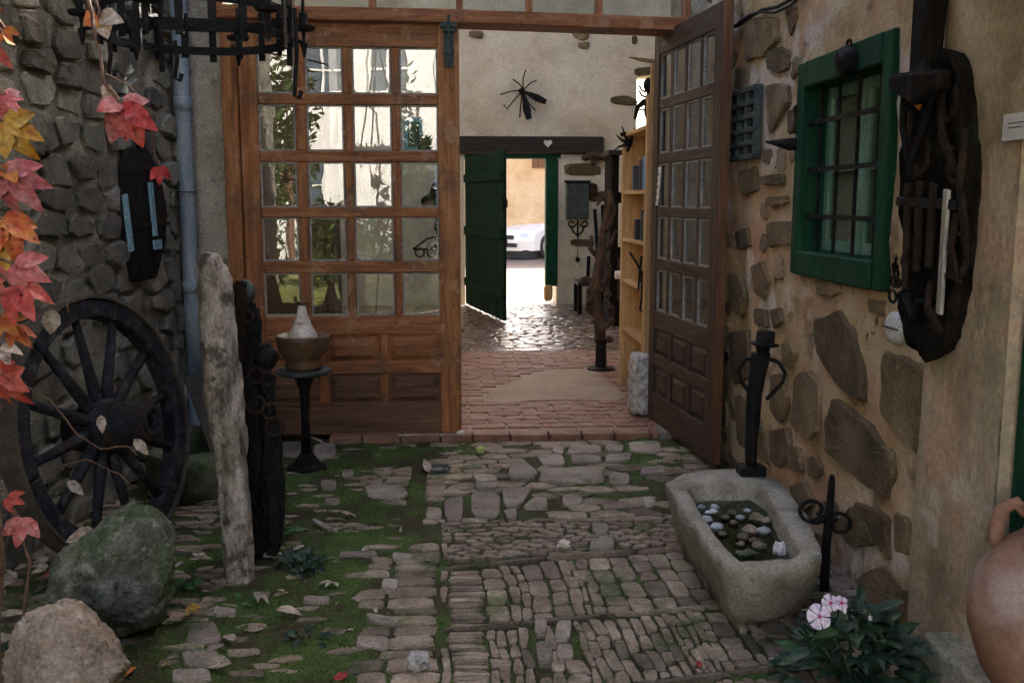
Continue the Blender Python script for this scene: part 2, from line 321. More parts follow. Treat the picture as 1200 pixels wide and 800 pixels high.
M['pale_stone'] = material('pale_pebble', [(.3, (.3, .32, .34)), (.5, (.45, .47, .48)), (.72, (.62, .63, .63))], 9, bump=.3, rough=.5, rand=.4)
M['tan_stone'] = material('tan_wall_stone', [(.3, (.2, .135, .08)), (.5, (.31, .22, .14)), (.72, (.42, .32, .22))], 6, rand=.35, bump=.8, bscale=30, layers=[((.12, .08, .05), 7, .55, .68, .6)])
M['plinth'] = material('white_flecked_stone', [(.35, (.22, .2, .18)), (.5, (.42, .4, .37)), (.65, (.62, .6, .57))], 22, bump=.9, bscale=30)
M['book_b'] = material('blue_book', [(.3, (.05, .25, .55)), (.7, (.1, .4, .7))], 6, bump=0, rough=.5)
M['book_d'] = material('dark_book', [(.3, (.02, .018, .03)), (.7, (.05, .04, .06))], 6, bump=0, rough=.5)
M['book_t'] = material('slate_book', [(.3, (.05, .07, .09)), (.7, (.09, .12, .15))], 6, bump=0, rough=.5)
M['lime_skin'] = material('pale_green_skin', [(.3, (.25, .32, .08)), (.7, (.42, .48, .16))], 9, bump=.1, rough=.5)
M['glass'] = glass('window_glass', (.78, .82, .82), ior=2.15); M['old_glass'] = glass('dusty_glass', (.8, .8, .77), 2.0)
M['lamp_glass'] = glass('headlamp_glass', (.8, .85, .9), 1.6)
def water_mat():
    m = bpy.data.materials.new('still_water'); m.use_nodes = True; t = m.node_tree; N = t.nodes; L = t.links
    N.remove(N['Principled BSDF'])
    tr = N.new('ShaderNodeBsdfTransparent'); tr.inputs[0].default_value = (.5, .55, .38, 1)
    gl = N.new('ShaderNodeBsdfGlossy'); gl.inputs['Roughness'].default_value = .02
    fr = N.new('ShaderNodeFresnel'); fr.inputs['IOR'].default_value = 1.33
    mx = N.new('ShaderNodeMixShader'); L.new(fr.outputs[0], mx.inputs[0]); L.new(tr.outputs[0], mx.inputs[1]); L.new(gl.outputs[0], mx.inputs[2])
    L.new(mx.outputs[0], N['Material Output'].inputs[0]); return m
M['water'] = water_mat()

# ------------------------------------------------------------------ stone tools
def clip(poly, a, b, c):
    out = []
    for i in range(len(poly)):
        p, q = poly[i], poly[(i+1) % len(poly)]
        dp, dq = a*p[0]+b*p[1]-c, a*q[0]+b*q[1]-c
        if dp <= 0: out.append(p)
        if (dp < 0 < dq) or (dq < 0 < dp):
            t = dp/(dp-dq); out.append((p[0]+(q[0]-p[0])*t, p[1]+(q[1]-p[1])*t))
    return out
def voronoi(pts, x0, y0, x1, y1, ax=1.0):
    """cells of pts; ax stretches them along x"""
    P = [(x/ax, y) for x, y in pts]; cells = []
    for i, p in enumerate(P):
        near = sorted(range(len(P)), key=lambda j: (P[j][0]-p[0])**2+(P[j][1]-p[1])**2)[1:19]
        poly = [(x0/ax, y0), (x1/ax, y0), (x1/ax, y1), (x0/ax, y1)]
        for j in near:
            q = P[j]; a, b = q[0]-p[0], q[1]-p[1]
            c = (q[0]**2+q[1]**2-p[0]**2-p[1]**2)/2
            poly = clip(poly, a, b, c)
            if len(poly) < 3: break
        cells.append([(x*ax, y) for x, y in poly] if len(poly) >= 3 else None)
    return cells
def rough(poly, amp, rg, n=3):
    """break straight edges into uneven ones"""
    out = []
    for i in range(len(poly)):
        a, b = poly[i], poly[(i+1) % len(poly)]
        for k in range(n):
            t = k/n; out.append((a[0]+(b[0]-a[0])*t+rg.uniform(-amp, amp), a[1]+(b[1]-a[1])*t+rg.uniform(-amp, amp)))
    return out
def shrink(poly, d, rnd=.24, rg=None):
    """pull a polygon in by about d and cut its corners"""
    cx = sum(p[0] for p in poly)/len(poly); cy = sum(p[1] for p in poly)/len(poly); q = []
    for x, y in poly:
        l = math.hypot(x-cx, y-cy) or 1e-6; k = max(.3, 1-d*1.35/l); q.append((cx+(x-cx)*k, cy+(y-cy)*k))
    out = []; n = len(q)
    for i in range(n):
        a, b, c = q[i-1], q[i], q[(i+1) % n]
        for (u, v) in ((a, b), (c, b)):
            out.append((b[0]+(u[0]-b[0])*rnd, b[1]+(u[1]-b[1])*rnd))
    res = []
    for i in range(0, len(out), 2): res += [out[i], out[i+1]]
    if rg: res = [(x+rg.uniform(-1, 1)*d*.35, y+rg.uniform(-1, 1)*d*.35) for x, y in res]
    return res
def stone(mb, poly, fr, low, high, rg, tilt=.25, inset=.8):
    """a stone in frame fr = (origin, u, v, n): a block with worn edges and an uneven face"""
    o, u, v, n = fr; k = len(poly)
    cx = sum(p[0] for p in poly)/k; cy = sum(p[1] for p in poly)/k
    sz = max(max(p[0] for p in poly)-min(p[0] for p in poly), max(p[1] for p in poly)-min(p[1] for p in poly)) or 1e-3
    tx, ty = rg.uniform(-tilt, tilt), rg.uniform(-tilt, tilt); hgt = high-max(low, 0)
    vs = []
    for (s_, h) in ((1, low), (1, None), (inset, 1)):
        for x, y in poly:
            dx, dy = x-cx, y-cy
            if h == low and h != 1: z = low
            else:
                t = high*(1+(tx*dx+ty*dy)/sz)
                z = t*(.5 if h is None else 1)+(rg.uniform(-.1, .1)*abs(high) if h == 1 else 0)
            vs.append(o+u*(cx+dx*s_)+v*(cy+dy*s_)+n*z)
    vs.append(o+u*cx+v*cy+n*(high*(1+rg.uniform(0, .12))))
    fs = []
    for r_ in (0, 1):
        for i in range(k): fs.append((r_*k+i, r_*k+(i+1) % k, (r_+1)*k+(i+1) % k, (r_+1)*k+i))
    fs += [(2*k+i, 2*k+(i+1) % k, 3*k) for i in range(k)]
    mb.add(vs, fs); return o+u*cx+v*cy+n*high
def pieces(items, name, mat, parent, limit, rest):
    """items: (MB, px size). the largest get objects of their own, the rest one stuff mesh"""
    items.sort(key=lambda t: -t[1])
    for mb, s_ in items[:limit]: mb.build(name, mat, parent, smooth=False)
    if len(items) > limit:
        al = MB()
        for mb, s_ in items[limit:]: al.add(mb.v, mb.f)
        o = al.build(rest, mat, parent); o['kind'] = 'stuff'
def pxsize(mb):
    ps = [to_px(p) for p in mb.v]
    if min(p[2] for p in ps) < .3: return 0
    xs = [min(max(p[0], 0), 1200) for p in ps]; ys = [min(max(p[1], 0), 800) for p in ps]
    return (max(xs)-min(xs))*(max(ys)-min(ys))
def sheet(name, o, u, v, n, us, vs, fn, mat, parent=None, skip=None, kind=None):
    """a grid on plane (o,u,v) pushed along n by fn"""
    nu, nv = len(us), len(vs); P = []
    for b in vs:
        for a in us:
            p = o+u*a+v*b; P.append(p+n*fn(p, a, b))
    fs = []
    for j in range(nv-1):
        for i in range(nu-1):
            if skip and skip((us[i]+us[i+1])/2, (vs[j]+vs[j+1])/2): continue
            fs.append((j*nu+i, j*nu+i+1, (j+1)*nu+i+1, (j+1)*nu+i))
    mb = MB(); mb.v = P; mb.f = fs
    ob = mb.build(name, mat, parent, smooth=True)
    if kind: ob['kind'] = kind
    return ob
def lin(a, b, st, extra=()):
    n = max(1, round((b-a)/st)); l = [a+(b-a)*i/n for i in range(n+1)]
    for e in extra:
        l = [x for x in l if abs(x-e) > st*.45 or x in (a, b)]
        if a < e < b: l.append(e)
    return sorted(l)

#SECTIONS
# ================================================================== THE SETTING
FY, RX, HZ, FARY = 6.13, 1.58, 0.045, 13.8
rg = random.Random(11)
# ground that reaches the horizon, lawn and earth behind the camera, the street beyond the house
g = MB().box((0, 0, -.09), (1200, 1200, .02)).build('ground', M['earth']); g['kind'] = 'structure'
def gz(p, a, b): return .02*fbm(V((a*.7, b*.7, 0)))
sheet('lawn', V((0, 0, -.05)), V((1, 0, 0)), V((0, 1, 0)), V((0, 0, 1)), lin(-7, 5, .5), lin(-12.9, -1.3, .5), gz, M['grass'], kind='structure')
sheet('street', V((0, 0, -.01)), V((1, 0, 0)), V((0, 1, 0)), V((0, 0, 1)), lin(-14, 16, .6), lin(14.36, 27, .6), gz, M['street'], kind='structure')

# ---------------- left rubble wall
LO = V((-1.62, FY, 0)); LU = V((-.0925, -.9957, 0)).normalized(); LN = V((.9957, -.0925, 0)).normalized(); UP = V((0, 0, 1))
LPL = (LO, LN)
lw = thing('rubble_wall', 'dark grey rubble stone wall on the left with deep mortar joints', 'wall', LO)
sheet('mortar_face', LO, LU, UP, LN, lin(0, 7.2, .05), lin(-.05, 3.6, .05), lambda p, a, b: -.010+.03*fbm(V((a*5, b*7, 3)))+.012*fbm(V((a*17, b*19, 5))), M['mortar'], lw)
mb = MB(); A = LO-LN*.1; B = LO+LU*7.2-LN*.1
vs = [A, B, V((-6, B.y, 0)), V((-6, A.y, 0))]; mb.add([v+UP*z for z in (-.1, 4.6) for v in vs], [(0, 1, 2, 3), (4, 7, 6, 5), (0, 4, 5, 1), (1, 5, 6, 2), (2, 6, 7, 3), (3, 7, 4, 0)])
mb.build('wall_core', M['mortar'], lw)
pts = []; z = -.02; row = 0
while z < 3.0:
    h = rg.uniform(.1, .17); s = -.1+(row % 2)*.13
    while s < 3.6:
        l = rg.uniform(.17, .4); pts.append((s+l/2, z+h/2+rg.uniform(-.035, .035))); s += l
    z += h; row += 1
items = []
for (cx, cy), c in zip(pts, voronoi(pts, 0.0, 0.0, 3.5, 3.0, 1.7)):
    if not c or rg.random() < .05: continue
    q = rough(shrink(c, .008+.022*rg.random(), .12, rg)[::2] if rg.random() < .4 else shrink(c, .008+.022*rg.random(), .1, rg), .009, rg, 2); m_ = MB()
    stone(m_, q, (LO, LU, UP, LN), -.05, rg.uniform(.002, .042), rg, .5, rg.uniform(.86, .94)); items.append((m_, pxsize(m_)))
pieces([i for i in items if i[1] > 0], 'stone', M['rubble'], lw, 290, 'small_stone')

# ---------------- right rendered wall with traced stones
rw = thing('rendered_wall', 'patched ochre and pink rendered wall on the right with large brown stones showing', 'wall', (RX, 4.4, 0))
c4 = [at(945, 75, X=RX), at(1068, 30, X=RX), at(1035, 342, X=RX), at(933, 318, X=RX)]
WY1 = (c4[0].y+c4[3].y)/2; WY0 = (c4[1].y+c4[2].y)/2; WZ1 = (c4[0].z+c4[1].z)/2; WZ0 = (c4[2].z+c4[3].z)/2
DY1 = at(1182, 520, X=RX).y; PY1 = at(1076, 600, X=RX).y   # green door jamb, edge of the smooth pilaster
def rwf(p, a, b):
    return .022*fbm(V((a*2.2, b*2.2, 8)), 4)+.008*fbm(V((a*11, b*11, 1)), 3)
sheet('render_coat', V((RX, 0, 0)), V((0, 1, 0)), UP, V((-1, 0, 0)), lin(DY1, FY, .035, (WY0+.03, WY1-.03)), lin(-.05, 3.9, .035, (WZ0+.03, WZ1-.03)), rwf, M['render_wall'], rw,
      skip=lambda a, b: WY0+.03 < a < WY1-.03 and WZ0+.03 < b < WZ1-.03)
core = MB(); X0, X1 = RX+.035, RX+.45
core.lim((X0, WY1, -.1), (X1, FY+.2, 3.9)); core.lim((X0, DY1+.003, -.1), (X1, WY0, 3.9)); core.lim((X0, WY0, -.1), (X1, WY1, WZ0)); core.lim((X0, WY0, WZ1), (X1, WY1, 3.9))
core.lim((X0-.04, -9, 2.15), (X1, DY1, 3.9)); core.lim((X0-.04, -9, -.1), (X1, DY1-1.0, 2.15))
core.build('wall_core', M['ochre_render'], rw)
MB().lim((X1+1.6, -9, -.1), (6, FY+.2, 3.9)).lim((X0, -9, 3.9), (6, FY+.2, 4.7)).build('house_mass', M['ochre_render'], rw)
sheet('smooth_pilaster', V((RX-.03, 0, 0)), V((0, 1, 0)), UP, V((-1, 0, 0)), lin(DY1-.004, PY1, .035), lin(-.04, 3.9, .05), lambda p, a, b: .012*fbm(V((a*3, b*1.6, 4)), 4)+.004*fbm(V((a*20, b*20, 1)))-(.03 if a > PY1-.001 else 0), M['ochre_render'], rw)
MB().lim((RX-.028, DY1-.006, -.04), (RX+.3, DY1+.002, 2.16)).build('door_reveal', M['ochre_render'], rw)
RFR = (V((RX, 0, 0)), V((0, 1, 0)), UP, V((-1, 0, 0)))
def wallpoly(px): return [(p.y, p.z) for p in (at(x, y, X=RX) for x, y in px)]
RST = [[(955, 375), (985, 362), (1003, 385), (1015, 430), (1015, 472), (990, 458), (962, 415)],
       [(1042, 412), (1065, 418), (1095, 432), (1094, 490), (1087, 538), (1065, 520), (1037, 482)],
       [(972, 492), (980, 464), (1020, 497), (1050, 530), (1052, 560), (1044, 588), (1008, 562), (972, 528)],
       [(934, 440), (950, 434), (966, 452), (965, 505), (950, 516), (932, 500)],
       [(878, 22), (912, 18), (914, 45), (898, 68), (876, 72)], [(903, 60), (915, 54), (927, 62), (926, 80), (913, 86), (903, 80)],
       [(922, 8), (938, 4), (934, 30), (928, 44)], [(885, 310), (897, 305), (905, 330), (900, 350), (888, 345)], [(857, 320), (868, 318), (877, 345), (872, 370), (860, 362)],
       [(925, 130), (940, 126), (938, 150), (926, 160)], [(888, 360), (900, 362), (902, 384), (888, 380)], [(906, 362), (918, 360), (922, 376), (910, 386)],
       [(920, 405), (930, 398), (938, 415), (930, 432), (920, 428)], [(948, 536), (958, 532), (966, 548), (958, 562), (948, 556)],
       [(908, 440), (922, 436), (926, 470), (918, 498), (906, 480)], [(880, 100), (890, 98), (890, 108), (880, 109)],
       [(984, 610), (1003, 590), (1020, 606), (1030, 640), (1000, 640)], [(1010, 680), (1040, 660), (1066, 690), (1062, 720), (1020, 715)],
       [(960, 330), (985, 328), (988, 345), (965, 348)], [(925, 520), (940, 524), (944, 552), (930, 548)],
       [(895, 205), (920, 205), (922, 216), (897, 217)], [(900, 232), (925, 228), (924, 240), (902, 243)], [(866, 270), (880, 268), (882, 290), (868, 292)],
       [(1128, 10), (1160, 4), (1166, 30), (1130, 40)], [(965, 585), (985, 588), (982, 620), (966, 612)]]
RST += [[(858, 388), (880, 386), (884, 440), (862, 452)], [(866, 458), (900, 502), (908, 545), (868, 520)], [(905, 505), (925, 500), (930, 520), (922, 548), (908, 540)], [(1004, 585), (1046, 604), (1048, 655), (1034, 640)], [(902, 100), (925, 98), (926, 124), (904, 160)],
        [(1020, 350), (1040, 352), (1040, 368), (1022, 366)], [(1050, 600), (1068, 606), (1070, 650), (1052, 648)], [(930, 570), (945, 566), (958, 590), (940, 606)], [(870, 200), (888, 196), (890, 225), (872, 230)], [(902, 262), (930, 258), (930, 286), (904, 290)], [(866, 80), (880, 82), (878, 104), (866, 106)]]
for i in range(46):      # small stones in the lower wall
    x, y = rg.uniform(860, 1070), 0; t = (x-860)/215; y = 400+t*60+(rg.random()**.7)*(150+t*130)
    w_, h_ = rg.uniform(5, 14), rg.uniform(6, 15); cand = [(x-w_, y-h_*.6), (x, y-h_), (x+w_, y-h_*.3), (x+w_*.8, y+h_*.8), (x-w_*.4, y+h_)]
    if any(max(0, min(max(a for a, b in p_), x+w_)-max(min(a for a, b in p_), x-w_)) and max(0, min(max(b for a, b in p_), y+h_)-max(min(b for a, b in p_), y-h_)) for p_ in RST): continue
    RST.append(cand)
for px in RST:
    q = wallpoly(px); m_ = MB(); big = (max(a for a, b in q)-min(a for a, b in q)) > .2
    q = shrink(rough(q, .009 if big else .005, rg, 3 if big else 2), .001, .25)
    stone(m_, q, RFR, -.05, .024 if big else .015, rg, .3, .96 if big else .92)
    m_.build('stone', M['sandstone'], rw)

def pin(p, poly):
    c = False; n = len(poly)
    for i in range(n):
        a, b = poly[i], poly[(i+1) % n]
        if (a[1] > p[1]) != (b[1] > p[1]) and p[0] < (b[0]-a[0])*(p[1]-a[1])/(b[1]-a[1])+a[0]: c = not c
    return c
RW = [wallpoly(px) for px in RST]
def fat_(q, d):
    cx = sum(a for a, b in q)/len(q); cy = sum(b for a, b in q)/len(q)
    return [(cx+(a-cx)*(1+d/max(.03, math.hypot(a-cx, b-cy))), cy+(b-cy)*(1+d/max(.03, math.hypot(a-cx, b-cy)))) for a, b in q]
RW = [fat_(q, .03) for q in RW]
pts = []; zz_ = .03
while zz_ < 3.0:
    yy_ = PY1+.05
    while yy_ < FY: pts.append((yy_+rg.uniform(-.07, .07), zz_+rg.uniform(-.045, .045))); yy_ += .21
    zz_ += .14
for (cy, cz), c in zip(pts, voronoi(pts, PY1, -.03, FY, 3.0, 1.35)):
    if not c or (WY0-.08 < cy < WY1+.08 and WZ0-.12 < cz < 3): continue
    if cz > 1.15 and cy < WY1 or rg.random() < (.12 if cz < 1 else .4): continue
    q = shrink(c, .022+.02*rg.random(), .2, rg)
    if any(pin(t, w_) for w_ in RW for t in [(cy, cz)]+q): continue
    m_ = MB(); stone(m_, rough(q, .006, rg, 2), RFR, -.05, rg.uniform(.0, .014), rg, .4, .94); m_.build('stone', M['tan_stone'] if rg.random() < .6 else M['sandstone'], rw)
# unseen tiled canopy, added above the frame to shade pilaster, jar and plant
cn_ = thing('shade_canopy', 'unseen tiled canopy added over the green door to shade the right corner', 'canopy', (RX, 2.2, 2.4))
m_ = MB(); m_.add([V(v) for v in ((.72, 1.3, 2.36), (.72, 3.1, 2.36), (RX, 3.1, 2.62), (RX, 1.3, 2.62), (.72, 1.3, 2.42), (.72, 3.1, 2.42), (RX, 3.1, 2.68), (RX, 1.3, 2.68))], [(0, 1, 2, 3), (4, 7, 6, 5), (0, 4, 5, 1), (1, 5, 6, 2), (2, 6, 7, 3), (3, 7, 4, 0)]).build('tile_slope', M['tile'], cn_)
for y in (1.35, 2.2, 3.05): MB().bar([(RX+.01, y, 2.56), (.75, y, 2.32)], .06, .06, (0, 1, 0)).build('strut', M['black_wood'], cn_)
# window in the right wall: casing > jambs, bars, panes
wd = MB(); fw = .085
o_, i_ = RX-.035, RX+.12
wd.lim((o_, WY0, WZ0), (i_, WY0+fw, WZ1)); wd.lim((o_, WY1-fw, WZ0), (i_, WY1, WZ1))
wd.lim((o_-.006, WY0+fw, WZ1-fw*1.3), (i_, WY1-fw, WZ1)); wd.lim((o_-.01, WY0+fw, WZ0), (i_, WY1-fw, WZ0+fw*1.25))
win = wd.build('window', M['green_paint'], rw, bevel=.006); win['label'] = 'green framed window with black iron bars'
ya, yb, za, zb = WY0+fw, WY1-fw, WZ0+fw*1.25, WZ1-fw*1.3; ym = (ya+yb)/2
for (p, q) in ((ya, ym-.004), (ym+.004, yb)):
    cm = MB(); x0, x1 = RX+.075, RX+.11
    cm.lim((x0, p, za), (x1, p+.05, zb)); cm.lim((x0, q-.05, za), (x1, q, zb))
    cm.lim((x0+.002, p+.05, za), (x1, q-.05, za+.05)); cm.lim((x0+.002, p+.05, zb-.05), (x1, q-.05, zb)); cm.lim((x0+.004, p+.05, (za+zb)/2-.012), (x1, q-.05, (za+zb)/2+.012))
    cm.build('casement', M['pale_green'], win, bevel=.004)
    for k in (0, 1):
        zz = (za+.05, (za+zb)/2-.012) if k == 0 else ((za+zb)/2+.012, zb-.05)
        MB().lim((RX+.09, p+.05, zz[0]), (RX+.094, q-.05, zz[1])).build('pane', M['old_glass'], win)
for k in range(4):
    y = ya+(yb-ya)*(k+.5)/4; MB().tube([(RX+.012, y, za-.01), (RX+.012, y, zb+.01)], .008, 8).build('bar', M['iron'], win)
for k in range(3):
    z = za+(zb-za)*(k+.75)/3.5; MB().bar([(RX-.001, ya-.02, z), (RX-.001, yb+.02, z)], .02, .008, (1, 0, 0)).build('cross_bar', M['iron'], win)
MB().lim((RX+.113, WY0-.0, WZ0-.0), (RX+.119, WY1, WZ1)).build('pale_backing', M['white_plaster'], win)  # pale sheet added behind the glass to lighten the panes

# ---------------- facade of the hall
def fx(px, py=215): return at(px, py, Y=FY-.03).x
def fz(py, px=420): return at(px, py, Y=FY-.03).z
DX0, DX1, OX1 = fx(284), fx(539), fx(774, 250)
FX0 = fx(265); BZ0, BZ1 = fz(27), fz(11)
fa = thing('hall_facade', 'stone hall front framed in orange oak with a glazed strip over its beam', 'facade', (0, FY, 0))
sheet('plaster_strip', V((0, FY, 0)), V((1, 0, 0)), UP, V((0, -1, 0)), lin(LO.x-.02, FX0+.02, .03), lin(-.03, 3.9, .04), lambda p, a, b: .014*fbm(V((a*5, b*4, 2)), 4), M['grey_plaster'], fa)
MB().lim((-3.9, FY+.02, -.1), (FX0, FY+.36, 4.0)).lim((OX1+.12, FY+.02, -.1), (3.9, FY+.36, 4.0)).lim((FX0, FY+.02, 3.3), (OX1+.12, FY+.36, 4.0)).build('masonry', M['grey_plaster'], fa)
MB().lim((FX0, FY-.06, -.02), (DX0-.004, FY+.12, BZ0)).build('door_post', M['oak_v'], fa, bevel=.005)
MB().lim((OX1+.1, FY-.02, -.02), (OX1+.17, FY+.2, BZ0)).build('door_post', M['oak_v'], fa, bevel=.005)
bm_ = MB(); bl, br = FX0-.02, OX1+.18
vs = []
for x, dz in ((bl, .012), (DX1-.01, 0), (br, -.035)):
    for (y, z) in ((FY-.075, BZ0), (FY+.16, BZ0), (FY+.16, BZ1), (FY-.075, BZ1)): vs.append((x, y, z+dz))
bm_.add(vs, [(0, 1, 2, 3), (11, 10, 9, 8)]+[(r_*4+k, r_*4+(k+1) % 4, r_*4+4+(k+1) % 4, r_*4+4+k) for r_ in (0, 1) for k in range(4)])
bm_.build('lintel_beam', M['oak_x'], fa, bevel=.006)
MB().lim((FX0, FY-.05, 3.2), (OX1+.16, FY+.12, 3.3)).build('head_beam', M['oak_x'], fa, bevel=.006)
tx = [FX0, fx(345), fx(440), fx(540), fx(620), fx(700), OX1+.14]
for i, x in enumerate(tx): MB().lim((x-.02, FY-.03, BZ1-.03), (x+.02, FY+.06, 3.2)).build('mullion', M['oak_v'], fa, bevel=.003)
for a, b in zip(tx, tx[1:]): MB().lim((a+.02, FY+.01, BZ1-.03), (b-.02, FY+.014, 3.2)).build('pane', M['glass'], fa)

# ---------------- hall: floor, walls, roof
def hallz(p, a, b): return .006*fbm(V((a*2.5, b*2.5, 4)))
fl = sheet('hall_floor', V((0, 0, HZ-.004)), V((1, 0, 0)), V((0, 1, 0)), UP, lin(-3.6, 3.6, .2), lin(FY-.03, 14.36, .2), hallz, M['floor'], kind='structure')
WX = at(757, 125, Y=FARY); wx0, wx1 = at(746, 125, Y=FARY).x, at(771, 125, Y=FARY).x; wz0, wz1 = at(757, 166, Y=FARY).z, at(757, 88, Y=FARY).z
GX0, GX1, GZ1 = at(545, 300, Y=FARY).x, at(653, 250, Y=FARY).x, at(600, 178, Y=FARY).z
fw_ = thing('hall_end_wall', 'whitewashed end wall of the hall with brown stones showing through', 'wall', (1, FARY, 0))
holes = [(GX0, -1, GX1, GZ1), (wx0, wz0, wx1, wz1)]
sheet('plaster_coat', V((0, FARY, 0)), V((1, 0, 0)), UP, V((0, -1, 0)), lin(-3.6, 3.6, .06, (GX0, GX1, wx0, wx1)), lin(-.02, 6.2, .06, (GZ1, wz0, wz1)),
      lambda p, a, b: .02*fbm(V((a*2, b*2, 6)), 4)+.006*fbm(V((a*9, b*9, 1))), M['white_plaster'], fw_, skip=lambda a, b: any(h[0] < a < h[2] and h[1] < b < h[3] for h in holes))
t0, t1 = FARY+.03, FARY+.5
MB().lim((-3.9, t0, -.1), (GX0, t1, 6.2)).lim((GX0, t0, GZ1), (GX1, t1, 6.2)).lim((GX1, t0, -.1), (wx0, t1, 6.2)).lim((wx1, t0, -.1), (3.9, t1, 6.2)).lim((wx0, t0, -.1), (wx1, t1, wz0)).lim((wx0, t0, wz1), (wx1, t1, 6.2)).build('masonry', M['white_plaster'], fw_)
def farpoly(px): return [(p.x, p.z) for p in (at(x, y, Y=FARY) for x, y in px)]
FFR = (V((0, FARY, 0)), V((1, 0, 0)), UP, V((0, -1, 0)))
for px in [[(549, 36), (566, 36), (567, 46), (549, 44)], [(667, 35), (691, 37), (690, 46), (682, 49), (672, 44)], [(676, 50), (692, 49), (690, 59), (677, 57)], [(740, 42), (747, 42), (747, 53), (740, 53)],
           [(732, 66), (772, 70), (772, 75), (748, 72)], [(742, 80), (771, 78), (771, 87), (744, 90)], [(714, 114), (735, 111), (748, 118), (746, 125), (716, 122)], [(660, 192), (690, 191), (705, 196), (704, 206), (661, 205)],
           [(690, 180), (712, 178), (714, 187), (692, 190)], [(690, 213), (700, 215), (701, 225), (691, 226)], [(689, 226), (720, 222), (722, 235), (690, 237)], [(668, 280), (696, 281), (697, 289), (668, 288)], [(720, 190), (733, 188), (734, 198), (722, 200)],
           [(637, 333), (648, 332), (648, 353), (637, 354)]]:
    m_ = MB(); stone(m_, shrink(farpoly(px), .005, .2, rg), FFR, -.05, .03, rg, .15, .85); m_.build('stone', M['sandstone'] if px[0] != (637, 333) else M['pine_v'], fw_)
la, lb = at(541, 158, Y=FARY), at(707, 181, Y=FARY)
MB().lim((la.x-.6, FARY-.06, lb.z), (lb.x, FARY+.1, la.z-.02)).build('door_lintel', M['black_wood'], fw_, bevel=.02)
MB().lim((GX0, FARY-.01, GZ1-.09), (GX1+.05, FARY+.2, GZ1+.01)).build('door_head', M['green_paint'], fw_, bevel=.006)
MB().lim((GX1-.16, FARY-.02, .3), (GX1+.01, FARY+.18, GZ1-.09)).build('door_jamb', M['green_paint'], fw_, bevel=.006)
MB().lim((wx0, FARY+.2, wz0), (wx1, FARY+.204, wz1)).build('pane', M['old_glass'], fw_)
wf = MB(); wm = (wx0+wx1)/2
wf.lim((wx0, FARY+.19, wz0), (wx0+.03, FARY+.24, wz1)).lim((wx1-.03, FARY+.19, wz0), (wx1, FARY+.24, wz1)).lim((wx0+.03, FARY+.19, (wz0+wz1)/2-.015), (wx1-.03, FARY+.24, (wz0+wz1)/2+.015)).build('window_frame', M['white_paint'], fw_)
sw = thing('hall_side_wall', 'whitewashed side wall of the hall behind the glazed door', 'wall', (-3.6, 10, 0))
MB().lim((-3.9, FY+.36, -.1), (-3.6, FARY+.03, 7.8)).build('masonry', M['white_plaster'], sw)
sw = thing('hall_side_wall', 'whitewashed side wall of the hall behind the bookcase', 'wall', (3.6, 10, 0))
MB().lim((3.6, FY+.36, -.1), (3.9, FARY+.03, 7.8)).build('masonry', M['white_plaster'], sw)
rf = thing('hall_roof', 'pitched tiled roof over the hall', 'roof', (0, 10, 7.8))
def slope(mb, x0, x1, ya, za, yb, zb, t=.12):
    n = V((0, za-zb, yb-ya)).normalized()*t
    if n.z < 0: n = -n
    vs = [V((x, y, z)) for (x, y, z) in ((x0, ya, za), (x1, ya, za), (x1, yb, zb), (x0, yb, zb))]
    mb.add(vs+[v+n for v in vs], [(0, 1, 2, 3), (4, 7, 6, 5), (0, 4, 5, 1), (1, 5, 6, 2), (2, 6, 7, 3), (3, 7, 4, 0)])
ez, rz_ = 4.0, 7.8
def rz(y): return ez+(rz_-ez)*(y-5.75)/(10-5.75)
m_ = MB(); slope(m_, -12, 14, 5.75, ez, 7.0, rz(7.0)); slope(m_, -12, -3.2, 7.0, rz(7.0), 9.8, rz(9.8)); slope(m_, 3.3, 14, 7.0, rz(7.0), 9.8, rz(9.8)); slope(m_, -12, 14, 9.8, rz(9.8), 10, rz_); 
def rs(y): return rz_+(4.0-rz_)*(y-10)/4.7
slope(m_, -12, 14, 14.7, 4.0, 13.3, rs(13.3)); slope(m_, -12, -3.5, 13.3, rs(13.3), 11.2, rs(11.2)); slope(m_, -1.5, .2, 13.3, rs(13.3), 11.2, rs(11.2)); slope(m_, 1.8, 14, 13.3, rs(13.3), 11.2, rs(11.2)); slope(m_, -12, 14, 11.2, rs(11.2), 10, rz_)
m_.build('roof_slope', M['tile'], rf)  # unseen gaps between the slopes, added to let light into the hall
for i in range(9):
    x = -3.6+i*.9; MB().tube([(x, 5.9, rz(5.9)-.06), (x, 10, rz_-.06)], .055, 8).build('rafter', M['black_wood_v'], rf); 
# ---------------- across the street and behind the courtyard
stw = thing('street_wall', 'sunlit yellow plastered wall across the street', 'wall', (3, 26, 0))
sheet('plaster_coat', V((0, 26, 0)), V((1, 0, 0)), UP, V((0, -1, 0)), lin(-12, 16, .4), lin(-.1, 3.2, .4), lambda p, a, b: .03*fbm(V((a, b, 6))), M['street_wall'], stw)
MB().lim((-12, 26.05, -.1), (16, 26.5, 3.2)).build('masonry', M['street_wall'], stw)
wq = at(637, 190, Y=26)
MB().lim((wq.x-.3, 25.9, wq.z-.15), (wq.x+.6, 26.1, wq.z+.5)).build('shutter', M['edge_v'], stw)
bh = thing('white_house', 'white house across the lawn behind the courtyard, mirrored in the panes', 'house', (-3, -13, 0))
MB().lim((-9, -16, -.1), (4.5, -13, 6.2)).build('wall', M['white_paint'], bh)
MB().lim((-9.4, -16.4, 6.2), (4.9, -12.6, 6.5)).build('roof', M['tile'], bh)
